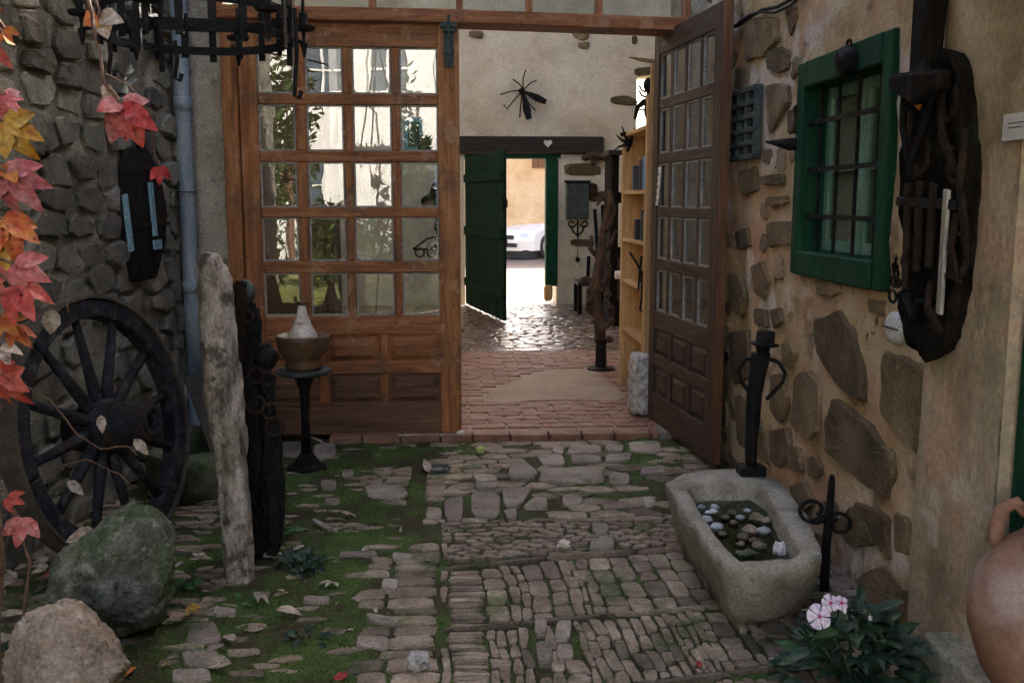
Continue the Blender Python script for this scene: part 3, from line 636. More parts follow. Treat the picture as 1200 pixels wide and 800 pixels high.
for (x, z) in ((-3.1, 4.1), (-1.5, 4.1), (.2, 4.1), (-.6, 1.2), (-3.6, 1.3)):
    f_ = MB().lim((x-.5, -13.0, z), (x-.44, -12.92, z+1.3)).lim((x+.44, -13.0, z), (x+.5, -12.92, z+1.3)).lim((x-.44, -13, z), (x+.44, -12.92, z+.06)).lim((x-.44, -13, z+1.24), (x+.44, -12.92, z+1.3)).lim((x-.03, -13, z+.06), (x+.03, -12.93, z+1.24)).lim((x-.44, -13, z+.6), (x-.03, -12.93, z+.65)).lim((x+.03, -13, z+.6), (x+.44, -12.93, z+.65)).build('window', M['white_paint'], bh)
    MB().lim((x-.44, -12.985, z+.06), (x+.44, -12.975, z+1.24)).build('pane', M['book_t'], f_)
def bush(name, c, rad, n, label, cat, sz=.1, trunk=0):
    o = thing(name, label, cat, (c[0], c[1], 0)); q = random.Random(int(c[0]*91+c[1]*13)); mb = MB()
    for i in range(n):
        d = V((q.gauss(0, 1), q.gauss(0, 1), q.gauss(0, 1))).normalized()*(q.random()**.45)
        k = 1+.45*fbm(d*1.7+V(c), 2)
        p = V(c)+V((d.x*rad[0], d.y*rad[1], d.z*rad[2]))*k
        if p.z < .02: continue
        a = V((q.gauss(0, 1), q.gauss(0, 1), q.gauss(0, 1))).normalized(); b = a.orthogonal().normalized(); s_ = sz*q.uniform(.6, 1.2)
        mb.add([p-a*s_, p+b*s_*.4, p+a*s_, p-b*s_*.4], [(0, 1, 2, 3)])
    mb.build('crown' if trunk else 'foliage', M['shrub'], o)
    tk = MB(); tk.tube([(c[0], c[1], -.05), (c[0]+.05, c[1], c[2]*.5), (c[0]-.04, c[1]+.03, c[2])], [.09, .07, .04] if trunk else .03, 7)
    for i in range(5):
        th = i*1.26; tk.tube([(c[0], c[1], c[2]*.55), (c[0]+rad[0]*.6*math.cos(th), c[1]+rad[1]*.6*math.sin(th), c[2]+rad[2]*.3)], [.04, .012], 6)
    tk.build('trunk' if trunk else 'stem', M['stem'], o)
bush('garden_tree', (-3.4, -9, 3.0), (.7, .8, 1.9), 1000, 'leafy garden tree on the lawn, mirrored in the upper panes', 'tree', .13, 1)
bush('garden_shrub', (-2.2, -12.2, .6), (1.7, .35, .75), 2200, 'low flowering hedge along the foot of the white house', 'shrub', .09)
bush('added_hedge', (-3.2, -2.6, 1.7), (.8, 1.3, 2.0), 3000, 'tall dark hedge added just beyond the rubble wall to darken the left panes', 'hedge', .12)  # hedge added so the left panes mirror something dark
bush('added_hedge', (-3.9, -5.4, 1.9), (.8, 1.4, 2.2), 3000, 'tall dark hedge added farther along the lawn to darken the left panes', 'hedge', .12)  # second hedge, added for the same dark reflection
bush('garden_shrub', (-2.2, -5.5, .7), (.5, .5, .8), 1300, 'dark rounded shrub on the lawn, mirrored in the lowest panes', 'shrub', .1)
bush('garden_shrub', (-.6, -4.2, 1.5), (.36, .4, 1.55), 2600, 'slim dark cypress added on the lawn to dim the right column of panes', 'shrub', .09)  # cypress added to dim these panes and cut the frontal light


# unseen vine pergola, added above the frame to shade the left of the yard
pg = thing('shade_pergola', 'unseen wooden pergola with creeper, added to shade the left of the yard', 'pergola', (0, 2, 2.9))
for y in (2.0, 3.2, 4.4): MB().lim((-2.3, y-.05, 3.16), (RX+.3, y+.05, 3.28)).build('beam', M['black_wood'], pg)
q = random.Random(17); mbs = [MB(), MB()]
for i in range(3200):
    x = q.uniform(-2.2, -.3); y = q.uniform(1.8, 4.7)
    if q.random() < (.2 if noise.noise(V((x*1.3, y*1.3, 3))) < -.1 else 0): continue
    p = V((x, y, 3.3+q.random()*.3)); a = V((q.gauss(0, 1), q.gauss(0, 1), q.gauss(0, .4))).normalized(); b = a.cross(V((q.gauss(0, .4), q.gauss(0, .4), 1))).normalized(); s_ = q.uniform(.06, .11)
    mbs[i % 2].add([p-a*s_, p+b*s_*.7, p+a*s_, p-b*s_*.7], [(0, 1, 2, 3)])
for mb, m in zip(mbs, ('shrub', 'orange_leaf')): mb.build('shade_foliage', M[m], pg)['kind'] = 'stuff'
# ================================================================== DOORS
def glazed_door(label, loc, rz, W, cols, rows, H, mv, mh, edge, panels, group=None, low=None):
    """a door leaf: local x across, -y is its face, z up"""
    o = thing('glazed_door', label, 'door', loc, group, rz); T = .055; y0, y1 = -T/2, T/2
    a, b = cols[0][0], cols[-1][1]; rtop, rmid = rows[0][1], rows[-1][0]; pz = panels
    def box(n, p, q, m, bev=.004): return MB().lim(p, q).build(n, m, o, local=True, bevel=bev)
    box('stile', (0, y0, 0), (a, y1, H), mv); box('stile', (b, y0, 0), (W, y1, H), mv)
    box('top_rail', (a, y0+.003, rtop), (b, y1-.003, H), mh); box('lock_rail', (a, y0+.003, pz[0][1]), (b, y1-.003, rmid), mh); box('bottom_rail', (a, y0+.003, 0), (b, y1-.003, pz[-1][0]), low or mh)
    box('panel_rail', (a, y0+.003, pz[1][1]), (b, y1-.003, pz[0][0]), mh)
    for i in range(len(rows)-1): box('glazing_bar', (a, y0+.008, rows[i+1][1]), (b, y1-.008, rows[i][0]), mh, .006)
    for (z0, z1) in rows:
        for i in range(len(cols)-1): box('glazing_bar', (cols[i][1], y0+.011, z0), (cols[i+1][0], y1-.011, z1), mv, .006)
        for (x0, x1) in cols:
            q = .010; m_ = MB()
            m_.lim((x0, y0+.016, z0), (x0+q, y1-.016, z1)).lim((x1-q, y0+.016, z0), (x1, y1-.016, z1)).lim((x0+q, y0+.016, z0), (x1-q, y1-.016, z0+q)).lim((x0+q, y0+.016, z1-q), (x1-q, y1-.016, z1))
            m_.build('glazing_bead', M['putty'], o, local=True)
            MB().lim((x0+q, -.002, z0+q), (x1-q, .002, z1-q)).build('pane', M['glass'], o, local=True)
    n = 3; mw = .055; pw = (b-a-mw*(n-1))/n
    for r_, (z0, z1) in enumerate(pz):
        for i in range(n):
            x0 = a+i*(pw+mw); x1 = x0+pw
            if i < n-1: box('muntin', (x1, y0+.004, z0), (x1+mw, y1-.004, z1), mv)
            m_ = MB(); vs = []
            for (d, y) in ((0, -.004), (.012, -.004), (.045, -.02), (.05, -.021)):
                vs += [(x0+d, y, z0+d*.8), (x1-d, y, z0+d*.8), (x1-d, y, z1-d*.8), (x0+d, y, z1-d*.8)]
            fs = [(k*4+j, k*4+(j+1) % 4, k*4+4+(j+1) % 4, k*4+4+j) for k in range(3) for j in range(4)]+[(12, 13, 14, 15)]
            vs += [(x0, .004, z0), (x1, .004, z0), (x1, .004, z1), (x0, .004, z1)]; fs += [(j, (j+1) % 4, 16+(j+1) % 4, 16+j) for j in range(4)]+[(19, 18, 17, 16)]
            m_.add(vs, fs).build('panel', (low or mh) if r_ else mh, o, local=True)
    if edge: MB().lim((W, y0+.002, 0), (W+.012, y1-.002, H)).build('edge_strip', edge, o, local=True)
    return o
M['putty'] = material('grey_putty', [(.3, (.2, .19, .17)), (.7, (.36, .35, .32))], 14, bump=.2)
M['hall_cobble'] = material('polished_hall_cobble', [(.3, (.1, .068, .048)), (.5, (.165, .115, .085)), (.72, (.25, .185, .14))], 6, bump=.25, bscale=40, rough=.26, rvar=.1, rand=.2, spec=.5)
W = DX1-DX0; z00 = fz(508)
LC = [tuple(fx(p)-DX0 for p in c) for c in ((305, 348), (361, 404), (415, 460), (470, 514))]
LR = [(fz(b)-z00, fz(a)-z00) for a, b in ((55, 110), (123, 177), (190, 243), (255, 306), (320, 370))]
PZ = [(fz(424)-z00, fz(392)-z00), (fz(472)-z00, fz(438)-z00)]
H = BZ0-z00-.006
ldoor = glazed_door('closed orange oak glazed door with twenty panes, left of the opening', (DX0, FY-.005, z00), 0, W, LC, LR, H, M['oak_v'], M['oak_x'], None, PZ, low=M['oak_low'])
bt = MB(); p = at(526, 50, Y=FY-.06); bx = p.x-DX0; zb0, zb1 = fz(78)-z00, fz(22)-z00
bt.lim((bx-.03, -.05, zb0), (bx+.03, -.029, zb1-.06)).tube([(bx, -.062, zb0+.02), (bx, -.062, zb1+.02)], .013, 8).lim((bx-.05, -.07, zb1-.05), (bx+.05, -.03, zb1-.02)).lim((bx-.034, -.075, zb0+.08), (bx+.034, -.05, zb0+.1)).lim((bx-.034, -.075, zb0+.2), (bx+.034, -.05, zb0+.22))
bt.build('bolt', M['verdigris'], ldoor, local=True)
hx, hy = OX1+.035, 6.42; nx, ny = at(838, 540, Z=.06).x, at(838, 540, Z=.06).y
dl = math.hypot(nx-hx, ny-hy); Wr = W
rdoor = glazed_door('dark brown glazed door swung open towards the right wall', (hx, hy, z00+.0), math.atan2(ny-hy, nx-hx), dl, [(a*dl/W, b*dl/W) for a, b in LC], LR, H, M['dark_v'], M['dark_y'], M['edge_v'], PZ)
pp = MB(); th = math.atan2(ny-hy, nx-hx); x0, x1 = LC[0][0]*dl/W+.045, LC[0][0]*dl/W+.12; zr = LR[2]
vs = []
for k in range(7):
    z = zr[1]-.02-(zr[1]-zr[0]-.03)*k/6; vs += [(x0-.02*(k/6)**2, -.033-.006*k/6, z), (x1-.02*(k/6)**2, -.036-.012*k/6, z)]
ms = Matrix.Translation((hx, hy, z00)) @ Matrix.Rotation(th, 4, 'Z')
vs = [ms @ V(v) for v in vs]; pp.add(vs, [(2*k, 2*k+1, 2*k+3, 2*k+2) for k in range(6)])
nt_ = thing('paper_notice', 'curled white paper notice stuck on the open dark door', 'notice', vs[12])
pp.build('sheet', M['paper'], nt_)
pr = MB()
for k in range(5):
    a_, b_ = vs[2+2*k], vs[3+2*k]; off = (ms.to_3x3() @ V((0, -.004, 0)))
    pr.add([a_.lerp(b_, .25)+off, a_.lerp(b_, .6 if k % 2 else .75)+off, a_.lerp(b_, .6 if k % 2 else .75)+off+V((0, 0, -.012)), a_.lerp(b_, .25)+off+V((0, 0, -.012))], [(0, 1, 2, 3)])
pr.build('printing', M['ink'], nt_)

# green plank door in the far wall, opened into the hall
hp = V((GX0+.02, FARY-.14, HZ)); e = at(592, 379, Z=HZ); dv = V((e.x-hp.x, e.y-hp.y, 0)); dl = dv.length; dv.normalize(); nn = V((dv.y, -dv.x, 0))
if nn.y > 0: nn = -nn
gd = thing('plank_door', 'dark green plank door standing open into the hall', 'door', hp)
for k in range(6):
    a, b = dl*k/6+.003, dl*(k+1)/6-.003; m_ = MB(); c = hp+dv*(a+b)/2+UP*(GZ1-.1)/2
    m_.box(c, (b-a, .04, GZ1-.16), Matrix.Rotation(math.atan2(dv.y, dv.x), 3, 'Z')); m_.build('plank', M['dimmed_green'], gd, bevel=.006)
for z in (.35, 1.05, 1.75):
    MB().box(hp+dv*dl/2+UP*z+nn*.032, (dl-.05, .03, .11), Matrix.Rotation(math.atan2(dv.y, dv.x), 3, 'Z')).build('ledge', M['dimmed_green'], gd, bevel=.006)
m_ = MB(); c = hp+dv*(dl-.0)+UP*1.42; m_.ring(c+dv*.05, .05, .008, nn, 14).ring(c+dv*.04-UP*.45, .04, .008, nn, 14).box(c+nn*.02-UP*.0, (.03, .03, .16), Matrix.Rotation(math.atan2(dv.y, dv.x), 3, 'Z')); m_.build('ring_handle', M['iron'], gd)
# green door at the right edge of the picture
gd2 = thing('plank_door', 'dark green plank door at the right edge behind the jar', 'door', (RX+.02, DY1-.5, 0))
for k in range(6):
    y = DY1-.02-k*.16; MB().lim((RX+.004, y-.157, .05), (RX+.044, y, 2.12)).build('plank', M['green_paint'], gd2, bevel=.006)
MB().lim((RX-.024, DY1-.98, 1.7), (RX+.003, DY1-.03, 1.84)).build('ledge', M['green_paint'], gd2, bevel=.006)

# ================================================================== COURTYARD PAVING
def G(px, py): p = at(px, py, Z=0); return (p.x, p.y)
cg = MB()
def mossiness(x, y): # 0 paved, 1 mossy: the left half, the strip by the threshold, a patch by the trough
    p = to_px(V((x, y, 0))); m = 0
    if p[2] < .3: return .3
    px, py = p[0], p[1]; m = .42
    m = max(m, min(1, max(0, (500-px+(py-640)*-.05)/60)))
    if py < 560: m = max(m, min(1, (560-py)/30)*(1 if px < 560 or px > 730 else .35))
    if px > 720 and py < 610: m = max(m, .75)
    if px < 250 and py < 730: m *= .35
    return min(1, max(0, m+.35*noise.noise(V((x*2.3, y*2.3, 1)))))
def gh(p, a, b):
    m = mossiness(a, b); return -.014+.02*m+.006*fbm(V((a*6, b*6, 2)), 3)*(1+m)
cgd = sheet('courtyard_ground', V((0, 0, 0)), V((1, 0, 0)), V((0, 1, 0)), UP, lin(-2.2, RX+.1, .035), lin(2.3, FY-.02, .035), gh, M['soil'], kind='structure')
sheet('courtyard_path', V((0, 0, -.02)), V((1, 0, 0)), V((0, 1, 0)), UP, lin(-2.4, RX+.1, .3), lin(-1.4, 2.31, .3), lambda p, a, b: .006*fbm(V((a*6, b*6, 2))), M['cobble'], kind='structure')
GF = (V((0, 0, 0)), V((1, 0, 0)), V((0, 1, 0)), UP)
flags = []; traced = []
Z4 = [[(395, 118), (440, 112), (488, 150), (465, 170), (382, 165)], [(490, 138), (690, 138), (692, 182), (480, 180)], [(270, 208), (362, 208), (366, 288), (270, 286)], [(365, 195), (470, 195), (430, 250), (375, 258)],
      [(425, 262), (470, 228), (512, 232), (512, 262)], [(575, 65), (680, 60), (682, 88), (570, 92)], [(690, 60), (750, 62), (748, 85), (692, 82)], [(700, 148), (770, 152), (768, 190), (702, 182)], [(470, 95), (560, 92), (570, 125), (500, 130)],
      [(690, 95), (775, 85), (772, 112), (690, 118)], [(185, 235), (250, 222), (245, 310), (190, 305)], [(270, 152), (350, 155), (360, 175), (290, 180)], [(525, 62), (565, 70), (560, 95), (525, 85)], [(555, 220), (620, 222), (622, 250), (555, 250)],
      [(-65, 185), (60, 188), (80, 215), (40, 232), (-50, 230)], [(580, 97), (680, 97), (682, 117), (585, 122)], [(130, 275), (180, 262), (185, 290), (130, 292)], [(280, 182), (355, 184), (353, 200), (285, 200)], [(800, 135), (880, 125), (880, 150), (800, 155)],
      [(805, 225), (840, 225), (845, 255), (815, 262)], [(760, 52), (862, 50), (872, 88), (770, 85)], [(370, 268), (415, 262), (420, 295), (385, 300)], [(640, 365), (690, 345), (722, 360), (720, 395), (640, 395)], [(470, 610), (512, 610), (510, 660), (470, 660)], [(540, 615), (590, 610), (580, 680), (528, 680)], [(472, 680), (528, 680), (530, 750), (478, 752)], [(535, 690), (590, 690), (596, 742), (540, 745)], [(645, 310), (700, 312), (705, 340), (650, 340)]]
for pl in Z4: traced.append([G(450+x*.375, 500+y*.375) for x, y in pl])
Z3 = [[(30, 710), (150, 705), (170, 760), (40, 765)], [(60, 625), (140, 615), (170, 680), (40, 690)], [(0, 768), (130, 770), (130, 800), (0, 805)], [(130, 570), (210, 575), (205, 600), (130, 600)], [(605, 590), (725, 610), (715, 630), (610, 620)],
      [(580, 660), (690, 665), (680, 710), (575, 695)], [(660, 485), (715, 485), (710, 525), (655, 515)], [(690, 400), (760, 405), (755, 430), (690, 425)], [(410, 540), (505, 545), (500, 562), (410, 560)], [(525, 400), (650, 400), (648, 413), (525, 413)], [(535, 142), (575, 142), (572, 168), (535, 168)], [(480, 228), (530, 230), (528, 248), (482, 248)], [(465, 172), (520, 172), (518, 205), (470, 205)], [(340, 50), (435, 55), (432, 105), (340, 100)], [(445, 60), (515, 55), (520, 95), (445, 110)]]
for pl in Z3: traced.append([G(200+x*.375, 500+y*.375) for x, y in pl])
def inside(p, poly):
    c = False; n = len(poly)
    for i in range(n):
        a, b = poly[i], poly[(i+1) % n]
        if (a[1] > p[1]) != (b[1] > p[1]) and p[0] < (b[0]-a[0])*(p[1]-a[1])/(b[1]-a[1])+a[0]: c = not c
    return c
def grow(poly, k):
    cx = sum(p[0] for p in poly)/len(poly); cy = sum(p[1] for p in poly)/len(poly); return [(cx+(x-cx)*k, cy+(y-cy)*k) for x, y in poly]
for pl in traced:
    m_ = MB(); stone(m_, shrink(pl, .004, .15, rg), GF, -.04, rg.uniform(.015, .021), rg, .15, .93); m_.build('flagstone', M['flag'], cgd)
fat = [grow(p, 1.0) for p in traced]
def free(q): 
    cx = sum(p[0] for p in q)/len(q); cy = sum(p[1] for p in q)/len(q)
    return not any(inside((cx, cy), f) or sum(inside(t, f) for t in q) > len(q)*.34 for f in fat)
cob = []
def addc(poly, hi, til=.3, ins=.91):
    poly = [(x+.035*noise.noise(V((x*2.2, y*2.2, 3)))+.012*noise.noise(V((x*7, y*7, 5))), y+.03*noise.noise(V((x*2.2, y*2.2, 8)))+.012*noise.noise(V((x*7, y*7, 2)))) for x, y in poly]
    q = rough(shrink(poly, .0055, .16, rg), .0022, rg, 2)
    if len(q) < 6 or not free(q): return
    m_ = MB(); stone(m_, q, GF, -.035, hi, rg, til, ins); s_ = pxsize(m_)
    if s_ > 0: cob.append((m_, s_))
# courses of setts between long thin edging stones
def strip_y(k, x):
    pts = {0: ((520, 612), (800, 606)), 1: ((520, 668), (800, 643)), 2: ((515, 740), (800, 714)), 3: ((505, 835), (800, 800)), 4: ((500, 900), (830, 870))}[k]
    a, b = G(*pts[0]), G(*pts[1]); t = (x-a[0])/(b[0]-a[0]); return a[1]+(b[1]-a[1])*t
xa = G(525, 700)[0]; xb = RX-.02
for k in range(4):
    x = xa if k else 99
    while x < xb:
        wc = rg.uniform(.026, .052) if rg.random() < .88 else .085; yt, yb_ = strip_y(k, x)-.024+rg.uniform(-.012, .008), strip_y(k+1, x)+.018+rg.uniform(-.008, .012); y = yt
        small = (k == 0) or (x < xa+.06)
        if k == 0: wc = rg.uniform(.08, .16)
        if small and k: wc = .125
        while y > yb_+.02:
            l = rg.uniform(.022, .038) if (small and k) else rg.uniform(.03, .06) if k == 0 else rg.uniform(.08, .18)
            if y-l < yb_+.03: l = y-yb_
            j = lambda: rg.uniform(-.006, .006)
            addc([(x+j(), y-l+j()), (x+wc+j(), y-l+j()), (x+wc+j(), y+j()), (x+j(), y+j())], rg.uniform(.004, .013)); y -= l
        x += wc
    if k < 3:
        x = xa-.02
        while x < xb:
            l = rg.uniform(.16, .4); j = lambda: rg.uniform(-.004, .004); w2 = rg.uniform(.014, .026)
            y1, y2 = strip_y(k+1, x), strip_y(k+1, x+l)
            if rg.random() < .7: addc([(x, y1-w2/2+j()), (x+l, y2-w2/2+j()), (x+l, y2+w2/2+j()), (x, y1+w2/2+j())], rg.uniform(.01, .018), .1, .88); x += l
# border column of larger blocks
y = G(470, 640)[1]
while y > 2.5:
    l = rg.uniform(.055, .11); x1 = xa-.035+rg.uniform(-.01, .01); x0 = x1-rg.uniform(.13, .2)
    addc([(x0, y-l), (x1, y-l+rg.uniform(-.01, .01)), (x1, y), (x0, y)], rg.uniform(.008, .016), .2, .85)
    if rg.random() < .4: addc([(x0-rg.uniform(.08, .16), y-l), (x0-.005, y-l), (x0-.005, y), (x0-.12, y)], rg.uniform(.006, .014), .2, .85)
    if rg.random() < .45: addc([(xa-.03, y-l*1.2), (xa+.0, y-l*1.2), (xa+.0, y), (xa-.03, y)], .012, .1)
    y -= l
# flagged strip before the threshold, and the mossy left half
def field(x0, y0, x1, y1, sx, sy, ax, keep, hi, til=.3):
    pts = []; y = y0; r_ = 0
    while y < y1:
        x = x0+(r_ % 2)*sx/2
        while x < x1: pts.append((x+rg.uniform(-.35, .35)*sx, y+rg.uniform(-.3, .3)*sy)); x += sx
        y += sy; r_ += 1
    for (cx, cy), c in zip(pts, voronoi(pts, x0, y0, x1, y1, ax)):
        if c and keep(cx, cy): addc(c, rg.uniform(*hi), til)
field(xa-.02, strip_y(1, .8)-.05, xb, strip_y(0, .3)-.03, .075, .042, 1.9, lambda x, y: strip_y(1, x)+.03 < y < strip_y(0, x)-.02 and rg.random() < .93, (.005, .016))
ys = strip_y(0, 0)
field(xa-.12, ys-.02, xb, FY-.12, .2, .1, 2, lambda x, y: rg.random() < (.97 if mossiness(x, y) < .6 else .62), (.002, .010))
field(-1.9, 2.45, xa-.2, FY-.12, .13, .05, 2.5, lambda x, y: rg.random() < (.68 if noise.noise(V((x*1.6, y*1.6, 7))) > -.02 else .26), (-.002, .010))
pieces(cob, 'cobblestone', M['cobble'], cgd, 300, 'small_cobbles')
# moss tufts, nobody could count them
mo = MB(); q = random.Random(3)
vs, fs = [], []
for i in range(110000):
    x = q.uniform(-1.9, 1.5); y = 2.5+3.6*q.random()**1.2
    m = mossiness(x, y)
    if q.random() > (m*1.15-.05 if noise.noise(V((x*3.5, y*3.5, 9))) > -.15 else m*.35): continue
    z = gh(None, x, y)-.003; s_ = q.uniform(.005, .011); th = q.random()*6.28; c, s2 = math.cos(th)*s_, math.sin(th)*s_
    b = len(vs); vs += [(x-c*.5, y-s2*.5, z), (x+c*.5, y+s2*.5, z), (x+q.uniform(-1, 1)*s_*.6, y+q.uniform(-1, 1)*s_*.6, z+s_*q.uniform(.6, 1.3))]; fs.append((b, b+1, b+2))
mo.v = [V(v) for v in vs]; mo.f = fs; mo.build('moss', M['moss'])['kind'] = 'stuff'

# ---------------- threshold and hall paving
thr = thing('brick_threshold', 'worn red brick step under the doors', 'step', (0, FY-.05, 0))
a = at(385, 510, Y=FY-.12).x; x = a
while x < OX1-.02:
    l = rg.uniform(.2, .26); x2 = min(x+l, OX1-.0)
    MB().lim((x+.004, FY-.13, -.02), (x2-.004, FY+.03, .046+rg.uniform(-.003, .003))).build('brick', M['brick'], thr, bevel=.006); x = x2
MB().lim((OX1+.0, FY-.15, -.02), (OX1+.24, FY+.06, .055)).build('step_stone', M['flag'], thr, bevel=.012, segs=2)
HF = (V((0, 0, HZ)), V((1, 0, 0)), V((0, 1, 0)), UP)
cem = [G(x, y) for x, y in ((552, 470), (600, 445), (640, 432), (700, 430), (722, 452), (745, 478), (738, 492), (640, 487), (575, 488))]
cem = [(at(x, y, Z=HZ).x, at(x, y, Z=HZ).y) for x, y in ((556, 470), (600, 445), (640, 433), (700, 431), (722, 452), (738, 470), (640, 468), (575, 474))]
m_ = MB(); stone(m_, shrink(cem, .0, .2), HF, -.03, .004, rg, .0, .95); m_.build('cement_patch', M['cement'], fl)
bk = []; y = FY+.06; r_ = 0
while y < 9.4:
    x = -.35+(r_ % 2)*.12
    while x < 1.75:
        l, d = .235, .118; c = (x+l/2, y+d/2)
        if not inside(c, cem):
            m_ = MB(); j = lambda: rg.uniform(-.006, .006)
            stone(m_, shrink([(x+j(), y+j()), (x+l-.006+j(), y+j()), (x+l-.006+j(), y+d-.008+j()), (x+j(), y+d-.008+j())], .003, .08, rg), HF, -.03, .002+rg.uniform(0, .006), rg, .3, .94)
            s_ = pxsize(m_)
            if s_: bk.append((m_, s_))
        x += l
    y += d; r_ += 1
pieces(bk, 'brick', M['brick'], fl, 300, 'far_bricks')
pts = [(rg.uniform(-.5, 2.2), 9.4+4.3*rg.random()) for i in range(420)]
items = []
for c in voronoi(pts, -.5, 9.4, 2.2, 13.75, 1.3):
    if c:
        m_ = MB(); q_ = shrink(c, .012, .24, rg); stone(m_, q_, HF, -.03, rg.uniform(.004, .014), rg, .4, .78); items.append((m_, pxsize(m_)))
pieces([i for i in items if i[1] > 0], 'cobblestone', M['hall_cobble'], fl, 120, 'far_cobbles')
# ================================================================== THINGS IN THE COURTYARD
M['copper'] = material('orange_copper', [(.3, (.4, .15, .03)), (.7, (.6, .26, .06))], 12, bump=.2, rough=.4, metal=.3)
M['bark_brown'] = material('brown_burl', [(.3, (.03, .018, .011)), (.5, (.065, .04, .025)), (.72, (.125, .08, .05))], 12, bump=.9, bscale=30)
# ---------------- cart wheel leaning on the left wall
WR = .555
wc = at(122, 500, Z=WR+.0); wn = V((.95, -.29, .16)).normalized(); e1 = V((.29, .95, 0)).normalized(); e2 = wn.cross(e1).normalized()
if e2.z < 0: e2 = -e2
wh = thing('cart_wheel', 'big blackened wooden cart wheel leaning against the left wall', 'wheel', wc-UP*WR)
def circ(r, a): return wc+e1*r*math.cos(a)+e2*r*math.sin(a)
for i in range(6):     # six felloes
    a0, a1 = i*math.pi/3+.2, (i+1)*math.pi/3+.2-.012
    MB().bar([circ(WR-.055, a0+(a1-a0)*k/8) for k in range(9)], .075, .075, wn).build('felloe', M['wheel_wood'], wh, bevel=.006)
MB().bar([circ(WR-.006, 2*math.pi*k/64) for k in range(64)], .012, .095, wn, True).build('tyre', M['tread'], wh)
for i in range(12):
    a = i*math.pi/6+.1; d = e1*math.cos(a)+e2*math.sin(a)
    MB().tube([wc+d*.07, wc+d*.14, wc+d*.3, wc+d*(WR-.085)], [.026, .028, .022, .018], 8).build('spoke', M['wheel_wood'], wh, smooth=True)
hub = MB().lathe([(.06, -.16), (.085, -.15), (.095, -.07), (.115, -.03), (.118, .04), (.1, .07), (.088, .17), (.07, .235), (.062, .24), (.04, .24), (.038, .16), (.0, .16)], wc, 24, wn).build('hub', M['wheel_wood'], wh, smooth=True)
for z, r_ in ((.225, .075), (.08, .102), (-.08, .099)): MB().ring(wc+wn*z, r_, .008, wn, 24, 6).build('hub_band', M['rust'], hub)
# ---------------- downpipe
pc = V((-1.565, 6.02, 0)); dp = thing('downpipe', 'blue grey painted downpipe in the corner beside the door', 'pipe', pc)
MB().tube([pc+UP*z for z in (.28, 1.0, 2.0, 3.7)], .046, 16).build('pipe_length', M['pipe'], dp, smooth=True)
MB().tube([pc+UP*2.02, pc+UP*2.10], .053, 16).build('socket', M['pipe'], dp, smooth=True)
MB().tube([pc+UP*.95, pc+UP*1.02], .053, 16).build('socket', M['pipe'], dp, smooth=True)
MB().tube([pc+UP*.34, pc+UP*.22, pc+V((.02, -.06, .1)), pc+V((.03, -.14, .05))], .05, 14).build('shoe', M['pipe'], dp, smooth=True)
for z in (1.55, 2.35): MB().bar([pc+V((.052*math.cos(t), .052*math.sin(t), z)) for t in [k*6.283/20 for k in range(20)]], .03, .004, (0, 0, 1), True).build('clamp', M['iron'], dp)
# ---------------- black slung board with blue straps on the left wall
def LW(px, py, off=0): return at(px, py, pl=(LO+LN*off, LN))
q0, q1 = LW(134, 170), LW(177, 334); sa, sb = (q0-LO).dot(LU), (q1-LO).dot(LU)
def L3(s, z, n): return LO+LU*s+UP*z+LN*n
zt, zb = LW(160, 175).z, LW(160, 328).z; sc_, hw = (sa+sb)/2, abs(sa-sb)/2
hb = thing('iron_box', 'tall black iron wall box with two blue side straps on the rubble wall', 'iron box', L3(sc_, zb, .03))
m_ = MB(); vs = []
for (z, k, d) in ((zt, .6, .06), (zt-.12, .85, .1), (zt-.3, 1, .12), ((zt+zb)/2, 1, .12), (zb+.2, .95, .11), (zb, .75, .06)):
    vs += [L3(sc_-hw*k, z, .0), L3(sc_+hw*k, z, .0), L3(sc_+hw*k*.9, z, d), L3(sc_-hw*k*.9, z, d)]
m_.add(vs, [(0, 1, 2, 3), (23, 22, 21, 20)]+[(r_*4+k, r_*4+(k+1) % 4, r_*4+4+(k+1) % 4, r_*4+4+k) for r_ in range(5) for k in range(4)]); m_.build('body', M['iron'], hb, bevel=.008)
for s_ in (-1, 1): MB().bar([LW(146 if s_ < 0 else 176, 228 if s_ < 0 else 214, .13), LW(154 if s_ < 0 else 182, 294 if s_ < 0 else 276, .13)], .04, .014, LN).build('blue_strap', M['blue_paint'], hb)
MB().bar([L3(sc_-hw*.25, zb+.19, .125), L3(sc_+hw*.3, zb+.19, .125)], .05, .01, LN).build('blue_plate', M['blue_paint'], hb)
MB().ring(L3(sc_, zt+.03, .06), .045, .01, LN, 16).build('hanging_ring', M['iron'], hb)
for z in (zt-.1, zb+.3): MB().bar([L3(sc_-hw*.98, z, .122), L3(sc_+hw*.98, z, .122)], .02, .01, LN).build('iron_band', M['rust'], hb)
